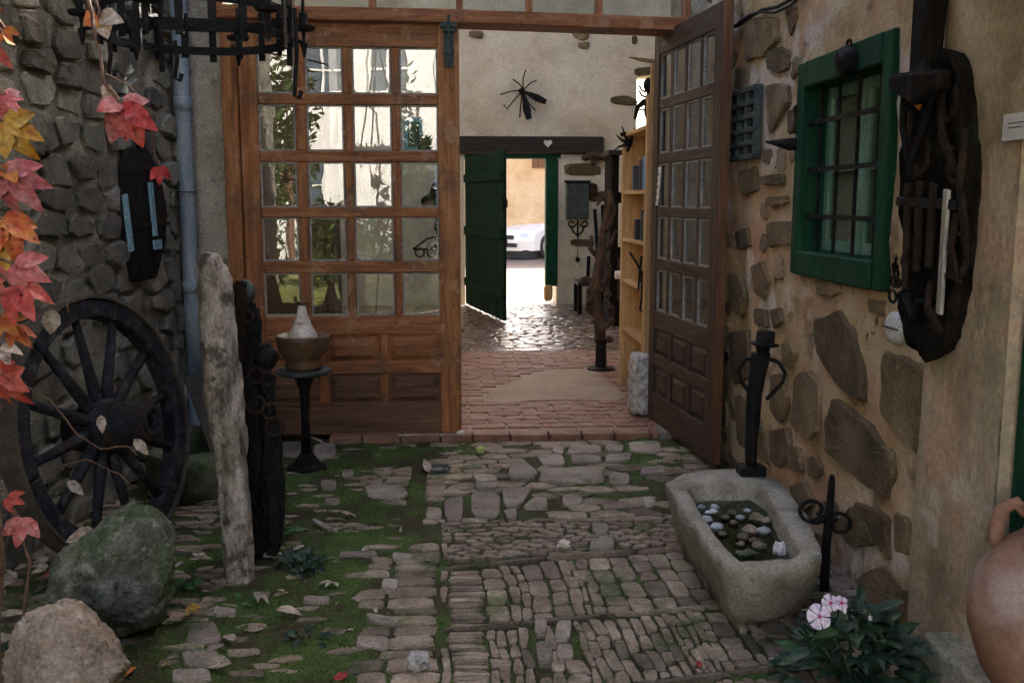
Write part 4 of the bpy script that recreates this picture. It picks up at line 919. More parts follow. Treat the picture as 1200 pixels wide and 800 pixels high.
# ---------------- hanging iron hoop candelabrum
hc = at(231, 29, Y=2.75); HR = .238
cn = thing('hoop_candelabrum', 'black forged iron hoop candelabrum hanging at the top left', 'candelabrum', hc)
def hp_(a, r_, z): return hc+V((r_*math.cos(a), r_*math.sin(a), z))
for z in (.03, -.035): MB().bar([hp_(2*math.pi*k/40, HR, z) for k in range(40)], .007, .022, (0, 0, 1), True).build('hoop', M['iron'], cn)
for i in range(20):
    a = 2*math.pi*i/20+.07; h = .03+.035*(i % 3 == 0)
    MB().bar([hp_(a, HR+.008, -.055-.01*(i % 2)), hp_(a, HR+.008, .05+h*.3)], .02, .006, (math.cos(a), math.sin(a), 0)).build('slat', M['iron'], cn)
for i in range(6):
    a = 2*math.pi*i/6+.35; d = V((math.cos(a), math.sin(a), 0))
    m_ = MB(); c = hp_(a, HR+.045, 0)
    m_.tube([hp_(a, HR, -.02), c-UP*.03, c], .006, 6).tube([c-UP*.07, c-UP*.03], [.003, .011], 7).lathe([(.003, 0), (.03, .004), (.034, .014), (.03, .014), (.012, .01), (.012, .05), (.006, .052), (.004, .09), (.0, .1)], c, 10)
    m_.build('candle_spike', M['iron'], cn)
for i in range(3):
    a = 2*math.pi*i/3+.15; MB().tube([hp_(a, HR, -.1), hp_(a, HR, .05), hp_(a, HR*.5, .5), hp_(a, .03, .9)], .008, 8).build('hanging_rod', M['iron'], cn)
m_ = MB()
for k in range(16): m_.ring(hc+UP*(.93+k*.055), .02, .006, (1, 0, 0) if k % 2 else (0, 1, 0), 10, 5)
m_.build('chain', M['iron'], cn)
m_ = MB(); ct = hc+UP*1.81; lw_ = V((-2.0, ct.y, ct.z)); m_.bar([lw_+V((-.1, 0, 0)), ct+V((.08, 0, 0))], .012, .04, UP).bar([lw_-UP*.5, lw_.lerp(ct, .6)], .012, .03, (0, 1, 0)); m_.build('wall_bracket', M['iron'], cn)
# dangling twisted hooks under the hoop
for (px, py0, py1) in ((127, 40, 88), (205, 48, 92), (345, 10, 112)):
    p = at(px, py0, Y=2.62); e = at(px, py1, Y=2.62); MB().tube([p, p.lerp(e, .5)+V((.006, 0, 0)), e, e+V((.012, 0, -.006)), e+V((.018, 0, .012))], .006, 6).build('hook', M['iron'], cn)
# ---------------- gnarled grey post and the forged bundle next to it
b0 = at(285, 680, Z=0); PY = b0.y
lg = thing('weathered_post', 'gnarled pale grey post standing upright on the moss', 'post', b0)
path = [at(285, 688, Y=PY), at(277, 600, Y=PY), at(268, 520, Y=PY), at(262, 450, Y=PY), at(256, 390, Y=PY), at(250, 340, Y=PY), at(245, 310, Y=PY), at(247, 295, Y=PY)]
m_ = MB(); pts = []; rr = []
for i in range(len(path)-1):
    for k in range(9): pts.append(path[i].lerp(path[i+1], k/9)); rr.append([.056, .058, .06, .062, .064, .064, .052, .03][i]*(1-k/9)+[.056, .058, .06, .062, .064, .064, .052, .03][i+1]*k/9)
m_.tube(pts, rr, 26)
c0 = lambda v: v
for i, v in enumerate(m_.v):
    k = min(i//26, len(pts)-1); d = (v-pts[k]); a = math.atan2(d.y, d.x)
    f_ = 1.02+.32*noise.noise(V((math.cos(a)*1.6, math.sin(a)*1.6, v.z*3.4)))+.2*noise.noise(V((math.cos(a)*4, math.sin(a)*4, v.z*11)))+.12*noise.noise(V((math.cos(a)*9, math.sin(a)*9, v.z*30)))
    m_.v[i] = pts[k]+d*f_
m_.build('trunk', M['grey_log'], lg, smooth=True)
ib = at(304, 656, Z=0)
sb_ = thing('forged_bundle', 'dark upright bundle of rusty forged bars and links beside the grey post', 'iron sculpture', ib)
IY = ib.y; rgi = random.Random(5)
def pz(x, y, d=0): return at(x, y, Y=IY+d)
for pth, w_, t_, dd, mm in (([(292, 660), (285, 560), (280, 480), (284, 400), (290, 352)], .075, .04, .0, 'iron'), ([(306, 655), (308, 560), (302, 470), (300, 400), (296, 360)], .06, .05, .05, 'rust'),
                         ([(320, 640), (322, 590), (313, 540), (318, 480), (311, 430), (309, 402)], .045, .03, -.03, 'iron'), ([(312, 652), (316, 600), (308, 540), (300, 500)], .07, .06, .02, 'iron'),
                         ([(300, 650), (296, 590), (300, 520), (292, 440)], .05, .03, -.06, 'iron'), ([(318, 650), (326, 600), (324, 545), (318, 500)], .06, .05, .0, 'iron'), ([(308, 650), (312, 560), (306, 470), (306, 420)], .08, .05, .07, 'iron'), ([(300, 500), (304, 450), (298, 400), (292, 365)], .07, .05, .03, 'iron'), ([(286, 655), (290, 560), (284, 460), (290, 380)], .06, .05, .06, 'iron'), ([(270, 380), (276, 340), (285, 330), (283, 380), (275, 440)], .04, .02, -.04, 'rust')):
    p = [pz(x, y, dd) for x, y in pth]; q = []
    for i in range(len(p)-1):
        for k in range(6): q.append(p[i].lerp(p[i+1], k/6)+V((rgi.uniform(-1, 1), rgi.uniform(-1, 1), 0))*.004)
    q.append(p[-1]); MB().bar(q, [w_*(.75+.35*abs(math.sin(i*.5))) for i in range(len(q))], t_, (0.2, -1, 0)).build('forged_bar', M[mm], sb_, bevel=.004)
MB().blob(pz(288, 342), (.04, .04, .05), 3, .3, 2, 2).build('knob', M['verdigris'], sb_, smooth=True)
MB().blob(pz(312, 418, -.02), (.05, .045, .05), 8, .3, 2, 2).build('lump', M['iron'], sb_, smooth=True)
for (x, y, r_) in ((300, 440, .03), (314, 444, .028), (300, 474, .034), (317, 482, .032), (322, 500, .036), (291, 372, .022)):
    MB().ring(pz(x, y, -.07), r_, .008, (rgi.uniform(-.5, .5), -1, .2), 14, 5).build('link', M['rust'], sb_)
m_ = MB(); m_.tube([pz(322, 480, -.05), pz(327, 500, -.05), pz(322, 518, -.05), pz(315, 512, -.05)], .008, 6); m_.build('hook', M['iron'], sb_)
# ---------------- boulders
def boulder(name, label, px, base, rad, mat, seed, amp=.28, flat=.35):
    c = at(px, base, Z=0); o = thing(name, label, 'boulder', c)
    m_ = MB().rock(c+V((0, 0, rad[2]*.86)), rad, seed, 13, 20, .085, 6)
    for i, v in enumerate(m_.v):
        if m_.v[i].z < -.02: m_.v[i].z = -.02
    m_.build('rock', mat, o, smooth=True)
boulder('boulder', 'large grey green mossy boulder in front of the wheel', 142, 742, (.205, .2, .245), M['boulder_green'], 4)
boulder('boulder', 'pale tan boulder in the bottom left corner', 82, 850, (.165, .16, .185), M['boulder_tan'], 12)
# ---------------- small mossy trough by the wheel
def trough(name, label, outer, inner, z0, z1, taper, mat, cat='trough', deep=.42):
    c = sum((V((x, y, 0)) for x, y in outer), V())/len(outer); o = thing(name, label, cat, c)
    def dens(p, k):
        out = []
        q = V((sum(t[0] for t in p)/len(p), sum(t[1] for t in p)/len(p), 0))
        for j in range(84):   # where rays from the middle leave the outline
            a = 6.28319*j/84; d = (math.cos(a), math.sin(a)); best = None
            for i in range(len(p)):
                (x1, y1), (x2, y2) = p[i], p[(i+1) % len(p)]; ex, ey = x2-x1, y2-y1; den = d[0]*ey-d[1]*ex
                if abs(den) < 1e-9: continue
                t = ((x1-q.x)*ey-(y1-q.y)*ex)/den; u_ = ((x1-q.x)*d[1]-(y1-q.y)*d[0])/den
                if t > 0 and -1e-6 <= u_ <= 1+1e-6 and (best is None or t > best): best = t
            out.append(q+V((d[0]*best, d[1]*best, 0)))
        # round the corners
        return out
    O, I = dens(outer, 10), dens(inner, 10); n = len(O); vs = []
    rings = [(O, taper, z0), (O, taper+(1-taper)*.35, z0+(z1-z0)*.3), (O, taper+(1-taper)*.7, z0+(z1-z0)*.65), (O, .985, z1-.03), (O, .975, z1-.006), (O, .96, z1), (I, 1.03, z1), (I, 1, z1-.01), (I, .97, z1-.05), (I, .9, z0+(z1-z0)*deep), (I, .6, z0+(z1-z0)*(deep-.04))]
    for (P_, k, z) in rings:
        for p in P_: 
            q = c+(p-c)*k+UP*z; nn_ = V((q.x*5, q.y*5, q.z*6)); d = (p-c).normalized()
            vs.append(q+d*(.026*fbm(nn_, 3)+.008*noise.noise(nn_*5))*(1 if z < z1-.02 else .5)+UP*(.014*noise.noise(nn_*.8)+.004*noise.noise(nn_*4)))
    fs = [(r_*n+i, r_*n+(i+1) % n, (r_+1)*n+(i+1) % n, (r_+1)*n+i) for r_ in range(len(rings)-1) for i in range(n)]+[tuple(range((len(rings)-1)*n, len(rings)*n)), tuple(range(n-1, -1, -1))]
    mb = MB().add(vs, fs); mb.build('basin', mat, o, smooth=True); return o, c, I
def zp(px, z): return [(p.x, p.y) for p in (at(x, y, Z=z) for x, y in px)]
smt, smc, smi = trough('stone_trough', 'small mossy stone trough half hidden behind the grey post', zp([(168, 532), (208, 500), (262, 497), (268, 536), (212, 545)], .215), zp([(188, 528), (212, 507), (252, 505), (255, 528), (214, 534)], .215), -.02, .215, .92, M['trough_moss'], deep=.12)
MB().add([smc+(p-smc)*.94+UP*.09 for p in smi], [tuple(range(len(smi)))]).build('water', M['water'], smt)  # water sheet added to make the opening dark
pl_ = thing('leaning_plank', 'short brown plank leaning behind the small mossy trough', 'plank', at(250, 520, Y=5.3))
MB().bar([at(262, 540, Y=5.2), at(226, 440, Y=5.75)], .1, .02, (.3, -1, .3)).build('board', M['tread'], pl_, bevel=.003)
# ---------------- tagine on its stand
sx = at(356, 432, Y=5.45); st = thing('pedestal_table', 'round black iron pedestal stand before the closed door', 'stand', (sx.x, sx.y, 0)); szt = sx.z
MB().lathe([(.0, szt-.03), (.14, szt-.028), (.155, szt-.018), (.155, szt-.004), (.145, szt-.0), (0, szt-.002)], (sx.x, sx.y, 0), 28).build('table_top', M['verdigris'], st, smooth=False)
MB().lathe([(.03, .1), (.022, .3), (.03, szt-.12), (.06, szt-.03)], (sx.x, sx.y, 0), 14).build('column', M['iron'], st, smooth=True)
MB().lathe([(.0, .0), (.11, .0), (.11, .015), (.08, .03), (.03, .1), (0, .1)], (sx.x, sx.y, 0), 24).build('foot', M['iron'], st)
tg = thing('tagine', 'brown clay tagine with a white conical lid on the iron stand', 'pot', (sx.x, sx.y, szt))
def zo(py): return at(356, py, Y=5.45).z-szt
MB().lathe([(.0, .0), (.095, .0), (.1, .02), (.092, .05), (.1, .07), (.135, .1), (.148, zo(398)), (.15, zo(393)), (.142, zo(392)), (.13, zo(396)), (.06, zo(400)), (0, zo(400))], (sx.x, sx.y, szt), 28).build('bowl', M['clay_brown'], tg, smooth=True)
MB().lathe([(.0, zo(399)), (.085, zo(398)), (.08, zo(392)), (.05, zo(380)), (.03, zo(368)), (.02, zo(358)), (.0, zo(357))], (sx.x, sx.y, szt), 24).build('lid', M['white_glaze'], tg, smooth=True)
MB().lathe([(.0, zo(360)), (.018, zo(360)), (.012, zo(358)), (.03, zo(355)), (.028, zo(353)), (0, zo(353))], (sx.x, sx.y, szt), 16).build('lid_knob', M['clay_brown'], tg, smooth=True)
# ---------------- big stone trough on the right
RZ = .27
outer = zp([(776, 565), (800, 552), (868, 547), (912, 560), (942, 592), (968, 652), (946, 664), (858, 670), (830, 640)], RZ)
inner = zp([(803, 571), (822, 566), (880, 565), (898, 575), (938, 646), (925, 653), (866, 656), (838, 625)], RZ)
bt_, tc, tin = trough('stone_trough', 'long grey stone trough of water with pebbles by the right wall', outer, inner, -.02, RZ, .7, M['trough'])
MB().add([tc+(p-tc)*.955+UP*(RZ-.075) for p in tin], [tuple(range(len(tin)))]).build('water', M['water'], bt_)
rgp = random.Random(21)
for i, (px, py, sz, pale) in enumerate([(822, 594, .02, 1), (838, 594, .022, 1), (828, 609, .026, 1), (840, 617, .028, 1), (836, 599, .02, 1), (858, 601, .024, 0), (868, 606, .022, 1), (887, 607, .034, 0), (879, 621, .034, 0), (895, 622, .028, 1), (871, 629, .026, 0), (850, 606, .02, 0), (898, 610, .024, 0),
                          (830, 600, .016, 1), (860, 612, .02, 0), (847, 625, .02, 0), (884, 633, .022, 0), (876, 598, .018, 1), (868, 637, .02, 0), (890, 640, .03, 0)]):
    p = at(px, py, Z=RZ-.075); o = MB().blob(V((p.x, p.y, RZ-.082)), (sz*1.1, sz*.95, sz*1.0), i+3, .25, 1.4, 2, .2).build('pebble', M['pale_stone'] if pale else M['cobble'], None, smooth=True, loc=(p.x, p.y, RZ-.085-sz*.6))
    tag(o, 'pale blue grey pebble in the water of the big trough' if pale else 'dark brown pebble in the water of the big trough', 'pebble', 'pale pebbles in the big trough' if pale else 'dark pebbles in the big trough')
p = at(913, 648, Z=RZ-.075); o = MB().blob(V((p.x, p.y, RZ-.06)), (.028, .024, .035), 31, .4, 1.6, 2, .5).build('pebble', M['white_paint'], None, loc=(p.x, p.y, RZ-.1)); tag(o, 'white pointed stone at the near end of the big trough', 'pebble')
p = at(874, 648, Z=RZ-.075); o = MB().blob(V((p.x, p.y, RZ-.1)), (.07, .035, .04), 33, .3, 1.4, 3, .3).build('pebble', M['trough_moss'], None, smooth=True, loc=(p.x, p.y, RZ-.14)); tag(o, 'flat green stone at the near end of the big trough', 'stone')
p = at(916, 662, Z=RZ-.075); o = MB().blob(V((p.x, p.y+.02, RZ-.095)), (.05, .03, .035), 37, .3, 1.4, 3, .3).build('pebble', M['trough'], None, smooth=True, loc=(p.x, p.y, RZ-.13)); tag(o, 'grey lump under the white pointed stone in the trough', 'stone')
# ---------------- iron man in a hat standing on the rim of the trough
mp = at(880, 556, Z=RZ); MY = mp.y
im = thing('iron_figure', 'black iron figure of a man in a hat standing on the trough rim', 'statue', (mp.x, mp.y, RZ))
def mz(x, y, d=0): return at(x, y, Y=MY+d)
MB().box(mz(880, 553)+UP*.012, (.115, .09, .045)).build('base', M['iron'], im, bevel=.004)
bm2 = MB(); secs = [(880, 548, .05, .03), (880, 520, .055, .032), (882, 490, .066, .035), (884, 460, .068, .036), (888, 435, .075, .038), (891, 420, .088, .04), (892, 413, .082, .035)]
vs = []
for (x, y, wd_, th_) in secs:
    c = mz(x, y); 
    for k in range(10):
        a = 6.283*k/10; vs.append(c+V((wd_*.5*math.copysign(abs(math.cos(a))**.7, math.cos(a)), th_*math.sin(a), 0)))
n = 10; bm2.add(vs, [(r_*n+k, r_*n+(k+1) % n, (r_+1)*n+(k+1) % n, (r_+1)*n+k) for r_ in range(len(secs)-1) for k in range(n)]+[tuple(range(n-1, -1, -1)), tuple((len(secs)-1)*n+k for k in range(n))])
bm2.build('body', M['iron'], im, smooth=True)
MB().bar([mz(881, 548, -.035), mz(883, 480, -.037)], .004, .012, (0, -1, 0)).build('leg_seam', M['rust'], im)
MB().tube([mz(893, 416), mz(894, 408)], .018, 10).blob(mz(894, 407), (.033, .033, .04), 2, .08, 1.5, 2).build('head', M['iron'], im, smooth=True)
MB().lathe([(.0, 0), (.058, -.004), (.066, .004), (.058, .008), (.042, .01), (.041, .055), (.036, .064), (.0, .066)], mz(896, 404), 20, (.08, 0, 1)).build('hat', M['iron'], im, smooth=True)
for arm in ([(884, 420), (874, 421), (866, 434), (868, 446), (880, 462)], [(900, 420), (912, 424), (920, 436), (917, 448), (898, 468)]):
    MB().bar([mz(*p_) for p_ in arm], .018, .008, (0.1, -1, .1)).build('arm', M['iron'], im, bevel=.002)
# ---------------- scrolled iron stand
ss = at(966, 694, Z=0); SY = ss.y
so = thing('scroll_stand', 'upright iron bar with two scrolls beside the big trough', 'iron stand', ss)
def sz_(x, y): return at(x, y, Y=SY)
MB().bar([sz_(966, 694), sz_(968, 640), sz_(972, 600), sz_(975, 562)], [.034, .034, .03, .02], .02, (0.3, -1, 0)).build('upright', M['iron'], so, bevel=.003)
def scroll(cx, cy, r0, a0, turns, sgn, name='scroll'):
    pts = []
    for k in range(28):
        t = k/27; r_ = r0*(1-.62*t); a = a0+sgn*turns*6.283*t; pts.append(sz_(cx+r_*math.cos(a), cy+r_*.82*math.sin(a)))
    MB().bar(pts, .012, .016, (0, -1, 0)).build(name, M['iron'], so)
scroll(953, 597, 21, .1, 1.15, 1); scroll(983, 614, 18, 3.3, 1.2, 1)
MB().tube([sz_(972, 600), sz_(962, 606), sz_(950, 609)], .006, 6).build('tie', M['iron'], so)
MB().blob(sz_(975, 560), (.012, .012, .016), 4, .1, 1, 2).build('finial', M['iron'], so, smooth=True)
# ---------------- step stone and terracotta jar
s0 = at(1078, 740, X=RX-.03)
sp = thing('step_stone', 'grey stone step at the foot of the right pilaster', 'step', (RX-.1, 2.75, 0))
zt_ = .17
a0 = at(1084, 738, Z=zt_); 
m_ = MB(); 
vs = [V((a0.x-.02, 2.05, -.03)), V((RX+.1, 2.05, -.03)), V((RX+.1, a0.y, -.03)), V((a0.x-.015, a0.y, -.03))]
m_.add(vs+[v+UP*(zt_+.03) for v in vs], [(0, 1, 2, 3), (4, 7, 6, 5), (0, 4, 5, 1), (1, 5, 6, 2), (2, 6, 7, 3), (3, 7, 4, 0)]); m_.build('slab', M['trough'], sp, bevel=.02, segs=3)
jc = V((RX-.07, 2.36, zt_)); jt = at(1190, 596, Y=2.36).z; 
jr = (at(1200, 700, Y=2.36).x-at(1137, 700, Y=2.36).x)
jc.x = at(1144, 700, Y=2.36).x+.19
jar = thing('terracotta_jar', 'big round terracotta jar on the step at the right edge', 'jar', jc); hh = jt-zt_
MB().lathe([(.0, 0), (.085, 0), (.1, .02), (.15, .1), (.185, hh*.38), (.19, hh*.5), (.17, hh*.66), (.12, hh*.8), (.07, hh*.87), (.06, hh*.93), (.075, hh), (.06, hh), (.045, hh*.93), (.04, hh*.8), (0, hh*.8)], jc, 36).build('body', M['terracotta'], jar, smooth=True)
for s_ in (-1, 1):
    d = V((s_*.8, -.6*s_, 0)).normalized(); MB().tube([jc+d*.06+UP*hh*.95, jc+d*.085+UP*hh*1.0, jc+d*.118+UP*hh*.96, jc+d*.128+UP*hh*.88, jc+d*.13+UP*hh*.78], [.016, .018, .019, .02, .022], 12).build('handle', M['terracotta'], jar, smooth=True)
# ---------------- ironware on the right wall
def WX_(px, py, off=0.0): return at(px, py, X=RX-off)
gr = [WX_(865, 110), WX_(894, 186)]; gy0, gy1 = gr[1].y, gr[0].y; gz0, gz1 = gr[1].z, gr[0].z
wg = thing('iron_grid', 'small weathered green iron grid hung high beside the open door', 'iron grid', (RX, (gy0+gy1)/2, gz0))
for k in range(4): y = gy0+.012+(gy1-gy0-.024)*k/3; MB().lim((RX-.05, y-.014, gz0), (RX-.012, y+.014, gz1)).build('upright', M['verdigris'], wg, bevel=.004)
for k in range(6): z = gz0+.014+(gz1-gz0-.028)*k/5; MB().lim((RX-.056, gy0-.004, z-.014), (RX-.018, gy1+.004, z+.014)).build('cross_bar', M['verdigris'], wg, bevel=.004)
hk = thing('iron_anvil_bracket', 'pointed black iron bracket left of the green window', 'bracket', WX_(938, 175))
y0 = WX_(942, 172).y; z0 = WX_(935, 170).z
MB().tube([(RX+.02, y0, z0), (RX-.06, y0+.02, z0), (RX-.16, y0+.05, z0+.012)], [.03, .028, .004], 8).build('horn', M['iron'], hk, smooth=True)
MB().lim((RX-.03, y0-.03, z0-.07), (RX+.03, y0+.03, z0+.03)).build('block', M['iron'], hk, bevel=.01)
lt = thing('window_catch', 'rusty iron catch on the wall by the top left of the window', 'catch', WX_(939, 145)); c = WX_(939, 140, .01)
MB().tube([c+UP*.07, c+V((-.03, 0, .05)), c+V((-.02, 0, 0)), c+V((-.03, 0, -.05)), c-UP*.07], .011, 7).build('loop', M['rust'], lt)
MB().lim(c+V((-.004, -.02, -.09)), c+V((.03, .02, .09))).build('plate', M['iron'], lt, bevel=.003)
bl_ = thing('iron_bell', 'round black iron bell on the head of the window', 'bell', WX_(993, 68, .04)); c = WX_(994, 72, .055)
MB().blob(c, (.045, .06, .06), 5, .12, 1.4, 3).build('ball', M['iron'], bl_, smooth=True)
MB().ring(c+UP*.062, .018, .006, (1, 0, 0), 12, 5).build('loop', M['rust'], bl_)
MB().bar([c+V((-.044, 0, .03)), c+V((-.05, 0, 0)), c+V((-.044, 0, -.03))], .012, .006, (-1, 0, 0)).build('slot', M['rust'], bl_)
# hollow bark board with tools
bd = [(1064, 96), (1082, 62), (1104, 48), (1134, 54), (1148, 96), (1156, 150), (1160, 205), (1152, 290), (1138, 362), (1124, 408), (1102, 430), (1080, 424), (1066, 408), (1056, 360), (1058, 250)]
bb = thing('bark_board', 'big blackened hollow bark slab hung with old tools beside the window', 'bark slab', WX_(1105, 420))
q = [(p_.y, p_.z) for p_ in (at(x-max(0, x-1080)*.28, y, X=RX-.075) for x, y in bd)]; m_ = MB(); dq = []
for i in range(len(q)):
    for k in range(4): t = k/4; a_, b_ = q[i], q[(i+1) % len(q)]; dq.append((a_[0]+(b_[0]-a_[0])*t+rg.uniform(-.006, .006), a_[1]+(b_[1]-a_[1])*t+rg.uniform(-.006, .006)))
k = len(dq); cx = sum(p_[0] for p_ in dq)/k; cy = sum(p_[1] for p_ in dq)/k; vs = []
for (s_, x) in ((.84, .0), (.94, .04), (.97, .085), (.9, .098), (.8, .075), (.6, .068), (.35, .066)):
    for (y, z) in dq:
        yy, zz = cx+(y-cx)*s_, cy+(z-cy)*s_; vs.append(V((RX-x-(.028*fbm(V((yy*9, zz*4, 3)))+.02*noise.noise(V((yy*30, zz*12, 1))) if x else 0), yy, zz)))
vs.append(V((RX-.066, cx, cy))); fs = [(r_*k+i, r_*k+(i+1) % k, (r_+1)*k+(i+1) % k, (r_+1)*k+i) for r_ in range(6) for i in range(k)]+[(6*k+i, 6*k+(i+1) % k, 7*k) for i in range(k)]
m_.add(vs, fs).build('bark', M['bark'], bb, smooth=True)
MB().bar([WX_(1052, 236, .12), WX_(1122, 240, .12)], .012, .03, (0, 0, 1)).build('tool_rail', M['iron'], bb, bevel=.002)
for (xa_, ya_, xb_, yb_, w_, mm) in ((1064, 215, 1060, 340, .03, 'rust'), (1078, 212, 1074, 318, .036, 'rust'), (1094, 214, 1088, 314, .034, 'rust'), (1110, 222, 1101, 368, .03, 'steel')):
    MB().bar([WX_(xa_, ya_, .125), WX_(xb_, yb_, .11)], w_, .012, (-1, 0, 0)).build('hanging_tool', M[mm], bb, bevel=.003)
MB().tube([WX_(1062, 345, .1), WX_(1072, 372, .1), WX_(1078, 352, .1)], .016, 7).build('tongs', M['iron'], bb)
for (x, y, r_) in ((1078, 180, .05), (1120, 190, .045), (1122, 300, .05), (1112, 120, .04)):
    c = WX_(x, y, .105); pts = [c+V((rg.uniform(-.004, .004), r_*math.sin(t), -r_*1.25*math.cos(t))) for t in [-2.5+5*k/14 for k in range(15)]]; MB().bar(pts, .018, .008, (-1, 0, 0)).build('horseshoe', M['rust'], bb)
for (x0, y0, x1, y1) in ((1068, 130, 1076, 210), (1100, 110, 1120, 205), (1132, 150, 1132, 280), (1120, 250, 1122, 330), (1090, 330, 1102, 390)):
    a_, b_ = WX_(x0, y0, .1), WX_(x1, y1, .1); m_ = MB().bar([a_, a_.lerp(b_, .5)+V((-.02, rg.uniform(-.02, .02), 0)), b_, b_+V((-.02, .03, .02))], [.014, .022, .03, .01], .012, (-1, 0, 0)); m_.build('iron_scrap', M['rust'], bb)
for (x, y) in ((1070, 300), (1096, 90), (1096, 392)):
    MB().rock(WX_(x, y, .08), (.03, .05, .07), x, 10, 10, .2, 3).build('bark_lump', M['bark'], bb)
# wooden yoke and trap above it
yk = thing('wooden_yoke', 'black wooden yoke hung above the bark slab', 'yoke', WX_(1085, 20))
MB().bar([WX_(1092, -20, .06), WX_(1088, 30, .07), WX_(1084, 80, .08), WX_(1080, 112, .12)], [.12, .11, .1, .13], .07, (-1, 0, 0)).build('shaft', M['black_wood_v'], yk, bevel=.015)
MB().bar([WX_(1052, 96, .14), WX_(1078, 104, .17), WX_(1108, 92, .15)], [.05, .1, .05], .06, (-1, 0, 0)).build('cross_piece', M['black_wood_v'], yk, bevel=.012)
MB().tube([WX_(1060, 100, .15), WX_(1058, 150, .13), WX_(1066, 200, .12), WX_(1082, 150, .12), WX_(1094, 108, .14)], .012, 7).build('strap', M['iron'], yk)
MB().blob(WX_(1077, 118, .16), (.012, .018, .028), 2, .2, 2, 2).build('tag', M['copper'], yk, smooth=True)
# rings on a chain, and the white enamel oval
rc = thing('ring_chain', 'hanging chain of small black iron rings by the bark slab', 'rings', WX_(1046, 340))
for (x, y, r_) in ((1049, 313, .014), (1048, 330, .018), (1046, 347, .022), (1052, 331, .016), (1056, 348, .018), (1050, 320, .014)): MB().ring(WX_(x, y, .05), r_, .005, (1, .1, .1), 14, 5).build('ring', M['iron'], rc)
MB().tube([WX_(1050, 300, 0), WX_(1050, 304, .06), WX_(1049, 313, .05)], .005, 6).build('nail', M['iron'], rc)
ov = thing('enamel_oval', 'oval white enamel plate on the wall below the rings', 'plate', WX_(1049, 384)); c = WX_(1049, 384, .02); vs = []
oh = (WX_(1049, 365).z-WX_(1049, 403).z)/2; ow = abs(WX_(1039, 384).y-WX_(1059, 384).y)/2
m_ = MB(); n = 28
for (s_, d) in ((1, -.012), (1, .004), (.9, .012), (.5, .016)):
    for k in range(n): a = 6.283*k/n; vs.append(c+V((-d, ow*s_*math.cos(a), oh*s_*math.sin(a))))
m_.add(vs, [(r_*n+k, r_*n+(k+1) % n, (r_+1)*n+(k+1) % n, (r_+1)*n+k) for r_ in range(3) for k in range(n)]+[tuple(3*n+k for k in range(n))]); m_.build('plate', M['enamel'], ov, smooth=True)
MB().bar([c+V((-.019, ow*.97, 0)), c+V((-.02, -ow*.97, 0))], .004, .003, (-1, 0, 0)).build('wire', M['rust'], ov)
# paper sign, cable, peg
sg = thing('white_sign', 'small white printed card on the wall at the right edge', 'sign', WX_(1190, 165, .03))
g0, g1 = WX_(1178, 135, .05), WX_(1178, 166, .05); sx0, sx1 = g0.y, g0.y-.17
MB().lim((RX-.056, sx1, g1.z), (RX-.046, sx0, g0.z)).build('card', M['paper'], sg, bevel=.002)
for k in range(2): MB().lim((RX-.0575, sx1+.03+.04*k, g0.z-.027-k*.012), (RX-.0555, sx0-.03, g0.z-.024-k*.012)).build('text_line', M['ink'], sg)
cb = thing('black_cable', 'black cable looping along the top of the right wall', 'cable', WX_(870, 30))
m_ = MB(); pts = [WX_(x, y, .025) for x, y in ((848, 34), (866, 30), (880, 20), (893, 12), (912, 8), (930, -2), (945, -12))]; m_.tube(pts, .009, 7).tube([p_+V((-.012, 0, -.012+.02*math.sin(i))) for i, p_ in enumerate(pts)], .007, 7); m_.build('strand', M['rubber'], cb, smooth=True)
# ================================================================== PLANTS AND LEAVES
def leaflet(mb, b, d, nr, L, Wd, curl=.25, n=6):
    """a pointed leaflet from b along d, its face towards nr, folded on the midrib and drooping"""
    d = V(d).normalized(); nr = (V(nr)-d*V(nr).dot(d)).normalized(); s_ = d.cross(nr); vs = []
    for i in range(n+1):
        t = i/n; w_ = Wd*.5*(math.sin(math.pi*min(1, t**.8))**.85)*(1-.15*t) if 0 < t < 1 else 0
        c = b+d*(L*t)-nr*(curl*L*t*t)
        sr = 1+.12*(i % 2)
        vs += [c-s_*w_*sr+nr*w_*.28, c, c+s_*w_*sr+nr*w_*.28]
    fs = []
    for i in range(n):
        for k in (0, 1): fs.append((i*3+k, i*3+k+1, i*3+4+k, i*3+3+k))
    mb.add(vs, fs)
def creeper_leaf(mb, b, d, nr, L, lobes=5, rgx=random):
    d = V(d).normalized(); nr = (V(nr)-d*V(nr).dot(d)).normalized()
    for k in range(lobes):
        a = (k-(lobes-1)/2)*(.62 if lobes == 5 else .75); f_ = 1-.16*abs(k-(lobes-1)/2)
        q = Quaternion(nr, a+rgx.uniform(-.08, .08)); leaflet(mb, b, q @ d, nr+V((rgx.uniform(-.35, .35), rgx.uniform(-.1, .1), rgx.uniform(-.35, .35))), L*f_, L*.46, rgx.uniform(.05, .6))
rl = random.Random(8)
vx = at(-22, 300, Y=1.62)
vn = thing('creeper_vine', 'red and yellow creeper vine hanging down the left edge', 'vine', (vx.x, 1.62, 0))
main = [V((vx.x-.1, 1.6, -.05)), V((vx.x-.04, 1.63, .5)), V((vx.x-.0, 1.6, 1.0)), V((vx.x-.03, 1.62, 1.5)), V((vx.x+.02, 1.6, 1.9)), V((vx.x-.02, 1.64, 2.4)), V((vx.x-.5, 1.75, 2.9)), V((-1.98, 1.9, 3.0))]
mm = []
for i in range(len(main)-1):
    for k in range(5): mm.append(main[i].lerp(main[i+1], k/5)+V((rl.uniform(-1, 1), rl.uniform(-1, 1), 0))*.008)
MB().tube(mm, [.016-.008*i/len(mm) for i in range(len(mm))], 7).build('woody_stem', M['stem'], vn, smooth=True)
